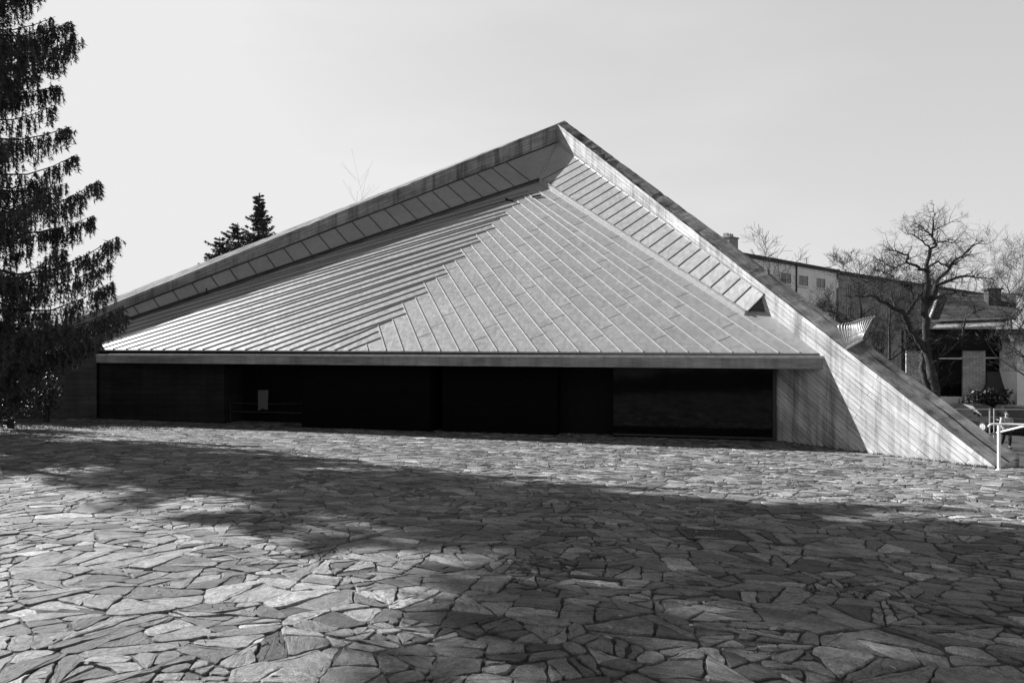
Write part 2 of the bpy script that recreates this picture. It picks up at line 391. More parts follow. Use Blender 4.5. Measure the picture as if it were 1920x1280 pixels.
for pl in stones:
    cen = pl.mean(0); dist = cen[1]
    area = .5*abs((pl[:,0]*np.roll(pl[:,1], -1)-pl[:,1]*np.roll(pl[:,0], -1)).sum())
    if area < .004: continue
    out = []
    step = .07 if dist < 11 else .25
    rc = rng.uniform(.012, .055)
    for a, b in zip(pl, np.roll(pl, -1, 0)):
        l = np.linalg.norm(b-a)
        if l < 1e-5: continue
        e = (b-a)/l; cut = min(rc, l*.33); out.append(a+e*cut)
        k = int((l-2*cut)/step)
        for s_ in range(1, k): out.append(a+e*(cut+(l-2*cut)*s_/k)+np.array([-e[1], e[0]])*rng.normal(0, .009))
        out.append(b-e*cut)
    pl = np.array(out)
    keep = np.linalg.norm(np.roll(pl, -1, 0)-pl, axis=1) > .012; pl = pl[keep]
    if len(pl) < 4: continue
    gap = rng.uniform(.001, .006)*(1+1.1*min(1, max(0, (cen[0]+1.5)/3)))*(1.8 if rng.random() < .25 else 1)
    sz = math.sqrt(area)
    rings = [(inset(pl, gap), -.028), (inset(pl, gap+.0015), -.003), (inset(pl, gap+.006), 0.), (inset(pl, gap+min(.03, sz*.1)), .0005)]
    z0 = gz1(*cen)+rng.normal(0, .0032)-(.007 if rng.random() < .07 else 0); gs = np.array([(gz1(cen[0]+.3, cen[1])-gz1(cen[0]-.3, cen[1]))/.6, (gz1(cen[0], cen[1]+.3)-gz1(cen[0], cen[1]-.3))/.6])
    tilt = gs+rng.normal(0, .013, 2); n = len(pl); b = len(SV)
    for rp, dz in rings:
        zt = z0+dz+(rp-cen) @ tilt
        if dz > -.02: zt = zt+rng.normal(0, .0016, n)
        SV += [(rp[i,0], rp[i,1], zt[i]) for i in range(n)]
    SV.append((cen[0], cen[1], z0+.003))
    for r in range(3):
        SF += [(b+r*n+i, b+r*n+(i+1) % n, b+(r+1)*n+(i+1) % n, b+(r+1)*n+i) for i in range(n)]
    SF.append(tuple(b+3*n+i for i in range(n)))
    SV.pop()
    val = float(np.clip(rng.normal(.48, .22), .08, .95)) + (.42 if rng.random() < .07 else 0)
    cv = np.linalg.eigh(np.cov((pl-cen).T))[1][:,1]
    an = (-math.atan2(cv[1], cv[0])/6.2832+rng.normal(0, .05)) % 1; ty = rng.random()
    SA += [(val, an, ty, 1)]*(4*n)
base = len(pm.v); pm.v += SV; pm.f += [tuple(base+i for i in f) for f in SF]; pm.m += [1]*len(SF)
me = bpy.data.meshes.new('plaza'); me.from_pydata(pm.v, [], pm.f); me.polygons.foreach_set('material_index', pm.m)
ca_ = me.color_attributes.new('stone', 'FLOAT_COLOR', 'POINT')
ca_.data.foreach_set('color', np.r_[np.tile([.3, 0, .2, 1], base), np.array(SA).ravel()]); me.update()
tag(link('plaza', me, [M['joint'], M['stone']]), kind='structure')

# ------------------------------------------------------------------ the church
church = empty('church_building', (float(J[0])-6, float(J[1])+4, 0), 'low wedge shaped church with sheet metal roof between two sloping concrete walls', 'building')
def framed(mb, name, mat, ax, parent=church, bevel=0):
    """mesh whose local X follows ax (board direction), local Z the wall's own up"""
    ax = unit(ax); side = unit(np.cross([0,0,1], ax)); up = np.cross(ax, side); o = np.array(mb.v[0])
    Mx = Matrix(((ax[0], side[0], up[0], o[0]), (ax[1], side[1], up[1], o[1]), (ax[2], side[2], up[2], o[2]), (0,0,0,1)))
    inv = Mx.inverted(); mb.v = [tuple(inv @ Vector(v)) for v in mb.v]
    ob = mb.build(name, mat, None, bevel=bevel); ob.parent = parent
    ob.matrix_parent_inverse = Matrix.Identity(4); ob.matrix_basis = Matrix.Translation(-Vector(parent.location)) @ Mx
    return ob
TH = .8; UP = .45
Kin = K.copy(); mat2 = np.array([nR[:2], nL[:2]]); off = np.r_[np.linalg.solve(mat2, [TH, TH]), 0]
Kout = K+off+np.array([0, 0, UP])
rid = unit(E-K)
# right wall: inner face, sloping top, outer face
Eo = E+nR*TH; Eo[2] = ZE+.22
w = MB(); lo = -2.2
def flat(p, z): return np.array([p[0], p[1], z])
def sloping_wall(w, A0, A1, B0, B1, n=90, seed=1):
    """inner face, worn top and outer face between the ridge lines A (inner) and B (outer)"""
    rj = random.Random(seed); j = lambda: np.array([rj.gauss(0, .003), rj.gauss(0, .003), rj.gauss(-.002, .0045)-(rj.random() < .06)*rj.uniform(.01, .03)])
    a = [A0+(A1-A0)*i/n+(j() if 0 < i < n else 0) for i in range(n+1)]; b = [B0+(B1-B0)*i/n+(j() if 0 < i < n else 0) for i in range(n+1)]
    o = len(w.v); w.add([A0], []); o = len(w.v); k = n+1
    w.v += [tuple(p) for p in a]+[tuple(flat(p, lo)) for p in a]+[tuple(p) for p in b]+[tuple(flat(p, lo)) for p in b]
    for i in range(n):
        w.f += [(o+i, o+i+1, o+k+i+1, o+k+i), (o+2*k+i, o+3*k+i, o+3*k+i+1, o+2*k+i+1), (o+i, o+2*k+i, o+2*k+i+1, o+i+1), (o+k+i, o+k+i+1, o+3*k+i+1, o+3*k+i)]; w.m += [0, 0, 1, 0]
    w.f += [(o, o+k, o+3*k, o+2*k), (o+n, o+2*k+n, o+3*k+n, o+k+n)]; w.m += [0, 0]
sloping_wall(w, K, E, Kout, Eo, 90, 3)
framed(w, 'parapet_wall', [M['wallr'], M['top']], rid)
# left wall
ridL = unit(topL-K); Lend = K+ridL*((.2-K[2])/ridL[2]); Lo = Lend+nL*TH; Lo[2] = .2+UP
w = MB()
sloping_wall(w, K, Lend, Kout, Lo, 100, 4)
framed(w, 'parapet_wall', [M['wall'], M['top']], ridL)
# roof sheet with its standing seams
def rp(p, lift=0.): return on_plane(p, eR, nP)+nP*lift
eav = unit(eL-eR)
def cross2(a, u, b, v):
    A_ = np.c_[u, -v]; s, *_ = np.linalg.lstsq(A_, b-a, rcond=None); return a+u*s[0]
eLL = cross2(eR, eav, rt, unit(q-rt))
r = MB(); r.slab([rt, eLL, eR], -nP*.08, 0)
right_e = [690,723.5,756,790.5,825,860.8,896.5,932.5,969.6,1007.8,1047,1085.7,1125.6,1165,1205.7,1248,1289.5,1331,1372.5,1415.5,1459.6,1499]
right_t = [(686.4,645.4),(708.9,609.7),(735.6,598.4),(754,568),(778,557.6),(794.7,530),(817,521.3),(831,497),(852.6,488),(864,466.8),(883.5,459),(893,440),(912,433),(922,420),(938,409.5),(948,397),(960.6,387),(969,376),(982,368),(988,363),(1006,356),(1033,357)]
ev = lambda x: (x, 655+(x-187)*(7/1349.)-1.0)
up_end = [(262,1112),(245,1070),(340,990),(430,950),(412,915),(490,845),(575,808),(555,777),(630,716),(706,682),(690,655),(756,598),(825,568),(805,545),(866,495),(928,468),(910,448),(968,402),(1030,378),(1005,355),(1060,318),(1110,292),(1095,275),(1140,238),(1190,218),(1170,200),(1215,172),(1270,152),(1250,137)]
lseams = []; rseams = []
for t_, x in zip(right_t, right_e): rseams.append((rp(t_), rp(ev(x))))
left_e = [652.6,627,597,568.7,543,515,487,459,432,405.5,379,353,329,304.6,281.6,258.5,235.5]
for i, (x, y) in enumerate(up_end):
    ex = left_e[i] if i < len(left_e) else 235.5-24.5*(i-16)
    a, b = rp((640+x/3.556, 320+y/3.556)), rp(ev(ex))
    c = b
    inward = unit(np.cross(nP, eLL-rt)); inward = inward if inward @ (eR-rt) > 0 else -inward
    if (b-rt) @ inward < .02:
        s = ((a-rt) @ inward-.02)/((a-b) @ inward); c = a+(b-a)*s
    lseams.append((a, c))
for a, b in lseams: r.bar(a, b, .026, .022, nP, 0., 3)
for a, b in rseams: r.bar(a, b, .026, .022, nP, 0., 1)
# cross joints on the right hand bays
ljoin = unit(lseams[8][1]-lseams[8][0])
for i in range(len(rseams)-1):
    (a0, b0), (a1, b1) = rseams[i], rseams[i+1]
    L = np.linalg.norm(b1-a1); s = 1.1+(i % 3)*.75+random.uniform(-.1, .1)
    while s < L-.5:
        p1 = b1+(a1-b1)*s/L
        d0 = unit(b0-a0); p0 = cross2(p1, ljoin, a0, d0)
        if (p0-a0) @ d0 > 0 and np.linalg.norm(p0-p1) < 2.5: r.bar(p0+(p1-p0)*.03, p1-(p1-p0)*.03, .010, .004, nP, 0., 2)
        s += 2.3
for i in range(len(lseams)-1):
    (a0, b0), (a1, b1) = lseams[i], lseams[i+1]; L = np.linalg.norm(b1-a1); s = 1.5+(i % 4)*1.1
    while s < L-.5:
        p1 = a1+(b1-a1)*s/L; d0 = unit(b0-a0); p0 = a0+d0*((p1-a0) @ d0)
        r.bar(p0, p1, .008, .003, nP, 0., 2); s += 4.2
# upstand along the lower skylight edges
r.bar(rp((1012,340)), rp((1398,589)), .12, .05, nP, 0., 1); r.bar(rp((1012,340)), rp((225,607.5)), .06, .018, nP, 0., 2)
roof = r.build('roof', [M['roof'], M['seam'], M['lead'], M['seamd']], church)
# roof edge trim and gutter shadow gap
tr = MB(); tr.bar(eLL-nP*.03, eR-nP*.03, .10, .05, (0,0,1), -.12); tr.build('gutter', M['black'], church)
for p, d in (((948,375), (14,4)), ((998,371), (17,-3))):
    a = rp(p, .02); b = rp((p[0]+d[0], p[1]+d[1]), .02); c = MB(); c.bar(a, b, .05, .06, nP); c.build('roof_hook', M['black'], church)
# sloping covers between roof and walls
def cover(b0, b1, t0, t1, e0, e1, n, w, dirn, mats, first):
    m = MB(); nn = unit(np.cross(b1-b0, t0-b0)); nn = nn if nn[1] < 0 else -nn
    lines_ = [(b1, t1)]
    L = np.linalg.norm(b1-b0); Lt = np.linalg.norm(t1-t0)
    k = first; ub = unit(b1-b0); ut = unit(t1-t0); sk = e1-e0        # seams run parallel to the end edge
    while k < L-.05:
        pb = b1-ub*k
        pt = b1-ub*k+sk
        # meet the top edge line
        ptt = t1-ut*((t1-pt) @ ut)
        if (ptt-t0) @ ut <= .02:      # this seam runs into the hip between the two covers
            dd = unit(ptt-pb); ptt = cross2(pb, dd, b0, unit(t0-b0))
            lines_.append((b0+(t0-b0)*0, t0)) if False else None
        lines_.append((pb, ptt))
        k += n
    # one flat sheet per bay, then the seams between them
    done = False
    for (p0, q0), (p1, q1) in zip(lines_, lines_[1:]):
        if (q1-t0) @ ut <= .03 and not done and (q0-t0) @ ut > .03:
            m.slab([p0, q0, t0, q1, p1], -nn*.05, 0); done = True
        else: m.slab([p0, q0, q1, p1], -nn*.05, 0)
    if done: m.slab([lines_[-1][0], lines_[-1][1], b0], -nn*.05, 0)
    else: m.slab([lines_[-1][0], lines_[-1][1], t0, b0], -nn*.05, 0)
    for p0, q0 in lines_[1:]: m.bar(p0, q0, w, .02, nn, -.004, 1)
    m.bar(b0, b1, .07, .06, nn, 0., 2); m.bar(t0, t1, .05, .04, nn, 0., 2)
    return m, nn
bC = rp((1012,338), .05); tC = on_vert((1044,268), J, dR)-nR*.01
bR = rp((1398,588), .05); tR = on_vert((1432,552), J, dR)-nR*.01
m, nn = cover(bC, bR, tC, tR, bR, tR, .60, .038, None, None, .62)
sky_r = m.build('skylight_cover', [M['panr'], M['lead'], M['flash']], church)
bL = rp((225,606), .05); tLq = on_vert((227,582), K-nL*.01, dL)
tC2 = on_vert((1043.5,268), K-nL*.01, dL)
e0 = on_plane((461.7,522), bC, unit(np.cross(bL-bC, tC2-bC))); e1 = on_plane((444,496.3), bC, unit(np.cross(bL-bC, tC2-bC)))
m, nn = cover(bC, bL, tC2, tLq, e0, e0+(e1-e0)*1.25, .80, .035, None, None, .8)
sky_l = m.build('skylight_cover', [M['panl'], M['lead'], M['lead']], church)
hp = MB(); hp.tube([bC+nP*.02, tC+np.array([-.03,-.05,0])], .035, 6); hp.build('hip_trim', M['flash'], church)
# open end of the right cover
rw = on_vert((1443,590), J, dR)-nR*.02; back = unit(K-E)*.22
ec = MB(); ec.add([bR+back, tR+back, rw+back], [(0,1,2)]); ec.build('end_board', M['lead'], church)
ec = MB(); ec.slab([bL, tLq, q-nL*.01], unit(eLL-rt)*.03); ec.build('end_board', M['panl'], church)
rod = MB(); p = rp((388,552), .05); rod.tube([p, p+np.array([0,0,.22])], .035, 6); rod.box(tuple(p-[.05,.05,.02]), tuple(p+[.05,.05,.03])); rod.build('vent_pipe', M['iron'], church)
# fascia: concrete edge beam, metal flashing on top
fd = unit(fL-fR); fn = unit(np.cross(fd, [0,0,1])); fn = fn if fn[1] < 0 else -fn
zR1 = 3.1-32*fR[1]/FPX; zL1 = 3.1-27.*fL[1]/FPX
fRi = fR+nR*.05; a0, b0 = fRi, fL
fb = MB(); fb.add([a0, b0, flat(b0, zL1), flat(a0, zR1), a0-fn*.14, b0-fn*.14, flat(b0, zL1)-fn*.14, flat(a0, zR1)-fn*.14],
       [(0,1,2,3),(4,7,6,5),(0,4,5,1),(3,2,6,7),(0,3,7,4),(1,5,6,2)])
framed(fb, 'fascia', M['fas'], fd)
fl = MB(); fl.add([flat(a0,zR1+.003)+fn*.025, flat(b0,zL1+.003)+fn*.025, flat(b0,zL1+.075)+fn*.025, flat(a0,zR1+.075)+fn*.025,
                   flat(a0,zR1+.003)-fn*.16, flat(b0,zL1+.003)-fn*.16, flat(b0,zL1+.082)-fn*.16, flat(a0,zR1+.082)-fn*.16],
       [(0,1,2,3),(4,7,6,5),(0,4,5,1),(3,2,6,7),(0,3,7,4),(1,5,6,2)]); fl.build('flashing', M['flash'], church)
# soffit, front glass, slatted walls, dark side wall
z_s = 2.34
sf = MB(); inn = J+nR*.0
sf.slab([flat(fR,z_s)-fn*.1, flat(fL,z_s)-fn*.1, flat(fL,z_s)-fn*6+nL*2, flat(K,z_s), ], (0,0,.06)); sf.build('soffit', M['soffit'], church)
gdir = unit(fA-J); gn = unit(np.cross(gdir, [0,0,1])); gn = gn if gn[1] < 0 else -gn
s1, s2, s3 = on_vert((575,700), J, gdir), on_vert((1045,700), J, gdir), on_vert((815,700), J, gdir); s4 = on_vert((1150,700), J, gdir)
gl = MB(); gl.add([flat(J,-.3), flat(s4,-.3), flat(s4,z_s), flat(J,z_s)], [(0,1,2,3)]); glass = gl.build('glass_front', M['glass'], church)
fr = MB(); fr.bar(flat(J,-.2)+gdir*.06+gn*.05, flat(J,z_s)+gdir*.06+gn*.05, .09, .1, gn, -.05); fr.bar(flat(J,.04)+gn*.03, flat(s4,.04)+gn*.03, .08, .06); 
fr.build('frame', M['iron'], glass)
def slat_box(a, b, dep, name):
    m = MB(); a = flat(a, -.3); b = flat(b, -.3)
    m.slab([a, b, b-gn*dep, a-gn*dep], (0,0,z_s+.3))
    k = .02
    while k < 2.3:
        m.bar(flat(a,k)+gn*.0, flat(b,k)+gn*.0, .03, .06); k += .11
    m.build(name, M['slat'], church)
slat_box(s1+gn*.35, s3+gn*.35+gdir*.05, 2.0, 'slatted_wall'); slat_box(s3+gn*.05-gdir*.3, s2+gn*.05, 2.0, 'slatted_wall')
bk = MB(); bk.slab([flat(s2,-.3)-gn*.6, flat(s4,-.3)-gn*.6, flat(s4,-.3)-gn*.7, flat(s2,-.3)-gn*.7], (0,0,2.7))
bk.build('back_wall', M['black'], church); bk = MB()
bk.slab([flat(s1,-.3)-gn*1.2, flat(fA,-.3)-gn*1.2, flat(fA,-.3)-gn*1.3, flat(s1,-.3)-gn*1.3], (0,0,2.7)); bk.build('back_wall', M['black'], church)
sw = MB(); bcor = flat(fL,-.3)-fn*.12
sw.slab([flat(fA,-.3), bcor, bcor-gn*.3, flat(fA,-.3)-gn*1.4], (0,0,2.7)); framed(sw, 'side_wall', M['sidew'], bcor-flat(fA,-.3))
# thick foot of the left wall
bt = MB(); f1 = flat(fL,-.5)-fn*.02; f2 = f1+dL*7.5+fn*.3
bt.v = []; bt.add([f1, f2, flat(Lend,-.5)+nL*.1, flat(cross2(f1, nL, K, dL),-.5), flat(f1,3.05), flat(f2,1.4), flat(Lend,1.4)+nL*.1, flat(cross2(f1, nL, K, dL),3.2)],
       [(0,3,2,1),(4,5,6,7),(0,1,5,4),(1,2,6,5),(2,3,7,6),(3,0,4,7)])
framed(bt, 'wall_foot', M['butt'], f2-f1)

# bent bars that stop people walking up the right wall
ga = on_vert((1588,652), J, dR); ga = K+rid*((ga-K) @ rid)
gb = Kout+(Eo-Kout)*(((ga-K) @ rid)/np.linalg.norm(E-K))
ax = unit(gb-ga); ax = unit([ax[0], ax[1], 0]); gup = np.array([0,0,1.]); outw = rid*1.0
guard = empty('climb_guard', tuple(ga), 'fan of bent pale steel bars on top of the right sloping wall', 'railing')
gb_base = MB(); gb_base.bar(ga, gb, .05, .05, gup, .0); gb_base.build('base_rail', M['galv'], guard)
NB = 16
for i in range(NB):
    t_ = i/(NB-1); p = ga+(gb-ga)*t_+gup*.04; lean = (t_-.5)*2
    sd = ax*lean*abs(lean)*.34+ax*.1*t_; b = MB()
    hgt = .62
    pts_ = [p, p+gup*.3*hgt+sd*.3, p+gup*.62*hgt+sd*.75, p+gup*.85*hgt+sd*1.05+ax*.03-rid*.02, p+gup*.97*hgt+sd*1.25+ax*.12-rid*.06, p+gup*1.0*hgt+sd*1.3+ax*.24-rid*.10]
    b.tube(pts_, .014, 5); b.build('bar', M['galv'], guard, smooth=True)
b = MB(); b.tube([ga-ax*.12+gup*.3, gb+ax*.2+gup*.3], .010, 5); b.build('tie_rail', M['galv'], guard)

# notice sheet and barrier in the entrance recess
bd = on_vert((430,760), J-gn*.4, gdir); be = on_vert((572,760), J-gn*.4, gdir)
bz = lambda p, y: on_vert((p, y), J-gn*.4, gdir)
bar_ = empty('barrier_rail', tuple(flat((bd+be)/2, .0)), 'thin two bar barrier across the dark entrance recess', 'barrier')
m = MB()
m.tube([bz(430,755), bz(500,757), bz(572,756)], .012, 5); m.tube([bz(430,771), bz(572,774)], .016, 5); m.build('rail', M['dull'], bar_)
for x in (432, 571):
    m = MB(); p = bz(x, 756); m.tube([flat(p,0.0), p], .018, 6); m.build('post', M['iron'], bar_)
nt = MB(); c = [bz(485,731)+gn*.04, bz(504,731)+gn*.04, bz(503,768)+gn*.04, bz(497,767)+gn*.04, bz(492,765)+gn*.04, bz(488,769)+gn*.04, bz(485,769)+gn*.04]
nt.slab(c, -gn*.012); tag(nt.build('notice_sheet', M['paper']), 'pale blank notice sheet hung on the barrier in the dark entrance', 'notice')

# floor drain
dc = np.array([0,0,0.]); u_, v_ = (1340-960)/FPX, (1003-640)/FPX
yy = 8.
for _ in range(30): yy = (EYE-gz1(u_*yy, yy))/v_
dx, dy = u_*yy, yy; dz = gz1(dx, dy)
dr = empty('floor_drain', (dx, dy, dz), 'dark iron drain grate set flush in the shaded paving', 'drain')
m = MB(); w2, d2 = .36, .29
sx_, sy_ = (gz1(dx+.3,dy)-gz1(dx-.3,dy))/.6, (gz1(dx,dy+.3)-gz1(dx,dy-.3))/.6
Mt = Matrix.Translation((0,0,.014)) @ Matrix.Rotation(math.atan(sy_), 4, 'X') @ Matrix.Rotation(-math.atan(sx_), 4, 'Y')
for lo_, hi_ in (((-w2,-d2,-.02),(w2,-d2+.03,.0)), ((-w2,d2-.03,-.02),(w2,d2,.0)), ((-w2,-d2+.03,-.02),(-w2+.03,d2-.03,.0)), ((w2-.03,-d2+.03,-.02),(w2,d2-.03,.0))): m.box(lo_, hi_, Mt)
m.build('frame', M['iron'], dr, world=False)
m = MB(); m.box((-w2+.03,-d2+.03,-.03),(w2-.03,d2-.03,-.022), Mt)
for i in range(15): x = -w2+.06+i*(2*w2-.12)/14; m.box((x-.010,-d2+.03,-.021),(x+.010,d2-.03,-.004), Mt)
for i in range(6): y = -d2+.08+i*(2*d2-.16)/5; m.box((-w2+.03,y-.008,-.0212),(w2-.03,y+.008,-.0062), Mt)
m.build('grate', M['iron'], dr, world=False)

# handrail at the top of the steps
hy = 16.75; hp_ = at((1873, 880), hy); hz = gz1(hp_[0], hp_[1])
hr = empty('handrail', (hp_[0], hp_[1], hz), 'white tubular handrail at the foot of the right sloping wall', 'railing')
m = MB(); t_ = at((1873, 797), hy); m.tube([flat(hp_, hz-.03), t_], .036, 10); m.tube([flat(hp_,hz-.02), flat(hp_,hz+.015)], .07, 10); m.build('post', M['white'], hr, smooth=False)
for pe, low in ((at((2050,800), hy-1.), None), (at((1990,782), 15.), None), (at((1850,815.5), 19.1), ZS)):
    m = MB(); m.tube([flat(pe, (gz1(pe[0], pe[1]) if low is None else low)-.03), pe], .03, 8); m.build('post', M['white'], hr)
m = MB(); m.tube([at((1854,800.5), hy), at((1854.5,797.5), hy), at((1857,795.6), hy), at((1862,794.6), hy), at((1900,795.2), hy-.1), at((1960,797), hy-.5), at((2050,800), hy-1.)], .024, 8); m.build('top_rail', M['white'], hr, smooth=True)
m = MB(); m.tube([at((1848,816), 19.2), at((1880,808.5), 18.0), at((1925,797.5), 16.6), at((1990,782), 15.)], .026, 8); m.build('sloping_rail', M['white'], hr, smooth=True)

# ------------------------------------------------------------------ conifers
def spruce_mesh(seed, H=24., r0=4.8, z0=1.5, whorls=34, rt=.3, ex=1., hs=1., dens=95, limbs=(), rnd=(.55, 1.15)):
    """trunk, drooping boughs and the curtains of twigs that hang from them; limbs = extra long boughs (tip height, azimuth, length)"""
    rg = np.random.default_rng(seed); rd = random.Random(seed); wood = MB(); V = []
    n = 9; wood.tube([(rd.uniform(-.04,.04)*i, rd.uniform(-.04,.04)*i, H*i/(n-1)) for i in range(n)], [rt*(1-i/(n-1))**.8+.015 for i in range(n)], 8)
    todo = []
    for wi in range(whorls):
        f = wi/(whorls-1); h = z0+(H-z0-.4)*f**.9
        L0 = (r0*(1-(h-z0)/(H-z0))**ex*.98+.2)*(.8+.34*(.5+.5*math.sin(wi*1.35+seed))*rd.uniform(.8, 1.1))
        for b in range(6 if f < .85 else 5): todo.append((f, h+rd.uniform(-.3, .3), rd.uniform(0, 2*math.pi), L0*rd.uniform(*rnd), None))
    for zt_, az, L in limbs: todo.append(((zt_-z0)/(H-z0), 0, az, L, zt_))
    for f, hh, az, L, zt_ in todo:
            f = min(1, max(0, f))
            dirh = np.array([math.cos(az), math.sin(az), 0]); lat = np.array([-dirh[1], dirh[0], 0])
            dro = rd.uniform(.22, .42)*(1-f*.9); tip = rd.uniform(.18, .42); bend = rd.uniform(-.12, .12)
            prof = lambda s: L*(-dro*math.sin(min(1, s*1.25)*math.pi/2)+tip*max(0, s-.45)**1.6*1.6+.12*f*s)
            if zt_ is not None: hh = zt_-prof(1.)
            cur = lambda s: np.array([0,0,hh])+dirh*L*s+lat*L*bend*s*s+np.array([0,0,prof(s)])
            wood.tube([cur(s) for s in np.linspace(0, 1, 7)], [.05*(1-s)*(.4+.6*L/5)+.006 for s in np.linspace(0, 1, 7)], 4)
            ns = int(dens*max(.3, L/4.)*(1.5 if zt_ is not None else 1))
            for k in range(ns):
                s = 1-rd.random()**1.25*.86; p = cur(s)
                side = rd.uniform(-1, 1); wid = L*.20*(1.1-s)+.12
                p = p+lat*side*wid+np.array([0,0,-.16*abs(side)*wid])
                hang = rd.uniform(.15, 1.0)*(1-.62*f)*(1-.45*max(0, s-.6)/.4) * min(1, L/2.2)*hs
                nbld = int(14+hang*46)
                t = rg.random(nbld); sway = rg.normal(0, .05, 2)
                base = p+np.c_[t*sway[0], t*sway[1], -t*hang]
                d = np.c_[rg.normal(0, .6, nbld), rg.normal(0, .6, nbld), rg.normal(-.75, .4, nbld)]+dirh*.35
                d /= np.linalg.norm(d, axis=1)[:,None]; ln = rg.uniform(.06, .16, nbld)[:,None]
                wv = np.cross(d, rg.normal(0, 1, (nbld,3))); wv /= np.linalg.norm(wv, axis=1)[:,None]+1e-6
                wv *= rg.uniform(.009, .019, nbld)[:,None]
                V.append(np.stack([base-wv, base+wv, base+d*ln], 1).reshape(-1, 3))
    for k in range(400):      # leader shoot
        t = rd.random(); p = np.array([0,0,H-1.2*t]); d = unit([rd.gauss(0,1), rd.gauss(0,1), .6]); ln = .05+.22*t*rd.random(); wv = unit(np.cross(d, [.3,.5,.8]))*.014
        V.append(np.array([p-wv, p+wv, p+d*ln]))
    return wood, np.concatenate(V)
lb = [(4.1,.05,5.15),(3.6,-.35,5.0),(3.9,.4,5.0),(3.3,-.05,4.7),(3.0,-.7,4.6),(4.8,.15,4.9),(6.0,.0,5.15),(5.5,-.3,4.5),(5.4,.3,4.6),(7.5,.1,4.75),(7.1,-.35,4.4),(6.7,.35,4.2),
      (8.9,-.05,4.1),(8.5,.4,3.7),(10.2,.05,3.5),(11.2,.0,4.6),(10.8,-.3,4.2),(11.9,.2,3.9),(12.6,-.1,3.4),(9.6,-.4,3.5)]
lb = [(z_-gz1(-16.0, 20.2)+.1, az_, L_) for z_, az_, L_ in lb]
wood, V = spruce_mesh(11, 33., 5.0, 2.5, 80, .3, .75, 1., 105, lb, (.45, .86))
cm = tri_mesh('crown', V, np.arange(len(V)).reshape(-1, 3))
SPX, SPY = -16.0, 20.2
spruce = empty('spruce_tree', (SPX, SPY, gz1(SPX, SPY)-.1), 'tall dark spruce with drooping branches at the left edge of the plaza', 'tree')
trk = wood.build('trunk', M['bark'], spruce, world=False); crn = link('crown', cm, M['needle'], spruce, world=False)
wood, V = spruce_mesh(29, 27., 5.6, 13.9, 52, .13, .6, .55, 230, (), (.5, 1.12))
pine = empty('pine_tree', (-17.0, 18.4, gz1(-17.0, 18.4)-.1), 'high crowned conifer off the left edge that shades the near paving', 'tree')
wood.build('trunk', M['bark'], pine, world=False); link('crown', tri_mesh('crown', V, np.arange(len(V)).reshape(-1, 3)), M['needle'], pine, world=False)
def conifer(px, py, dep, H, r0, z0, wh, seed, label):
    p = at((px, py), dep); wood, V = spruce_mesh(seed, H, r0, z0, wh, .22, 1., .42, 110)
    o = empty('conifer_tree', (p[0], p[1], p[2]-H), label, 'tree', 'conifers behind the church')
    wood.build('trunk', M['bark'], o, world=False); link('crown', tri_mesh('crown', V, np.arange(len(V)).reshape(-1, 3)), M['needle'], o, world=False)
conifer(486, 362, 52., 15., 2.8, 6.5, 34, 41, 'slim pointed spruce top rising behind the left parapet')
conifer(446, 418, 52.6, 13., 5.4, 6.5, 26, 42, 'middle dark conifer crown beside the pointed spruce top')
conifer(412, 444, 53.2, 12.5, 5.2, 6.5, 24, 43, 'lowest and leftmost dark conifer crown behind the left parapet')
# shrubs and ivy at the foot of the left wall
def leaf_cloud(seed, cen, rad, n, size, up=.2):
    rg = np.random.default_rng(seed); V = []
    d = rg.normal(0, 1, (n,3)); d /= np.linalg.norm(d, axis=1)[:,None]; rr = rg.random(n)[:,None]**.45
    lump = np.array([.72+.5*noise.noise(Vector(x*2.2)+Vector((seed,0,0))) for x in d])[:,None]
    p = np.array(cen)+d*rr*lump*np.array(rad)*1.25
    a = rg.normal(0, 1, (n,3)); a[:,2] += up; a /= np.linalg.norm(a, axis=1)[:,None]
    b = np.cross(a, rg.normal(0, 1, (n,3))); b /= np.linalg.norm(b, axis=1)[:,None]
    ln = rg.uniform(.6, 1.3, n)[:,None]*size
    return np.stack([p, p+a*ln*.5+b*ln*.3, p+a*ln, p+a*ln*.5-b*ln*.3], 1).reshape(-1, 3)
def shrub(px, py, dep, rad, n, size, label, seed, mat='leaf', name='shrub', stems=6):
    p = at((px, py), dep); z = gz1(p[0], p[1]) if p[0] < 8 else ZS
    o = empty(name, (p[0], p[1], z), label, 'shrub')
    V = leaf_cloud(seed, (0,0,rad[2]), rad, n, size); link('foliage', tri_mesh('foliage', V, np.arange(len(V)).reshape(-1, 4)), M[mat], o, world=False)
    m = MB(); rd = random.Random(seed)
    for i in range(stems): m.tube([(rd.uniform(-.1,.1), rd.uniform(-.1,.1), -.05), (rd.uniform(-.4,.4)*rad[0], rd.uniform(-.4,.4)*rad[1], rad[2]*.8), (rd.uniform(-.8,.8)*rad[0], rd.uniform(-.8,.8)*rad[1], rad[2]*1.7)], [.03,.02,.006], 5)
    m.build('stem', M['twig'], o, world=False); return o
shrub(20, 780, 24.0, (1.3,.9,1.25), 3200, .12, 'dark leafy shrub at the left edge under the spruce', 3)
shrub(-60, 775, 22.5, (1.3,1.0,1.5), 2500, .12, 'dark leafy shrub cut by the left edge of the frame', 4)
shrub(86, 782, 26.2, (.55,.35,.95), 900, .11, 'small glossy leaved shrub against the shaded wall foot', 5)
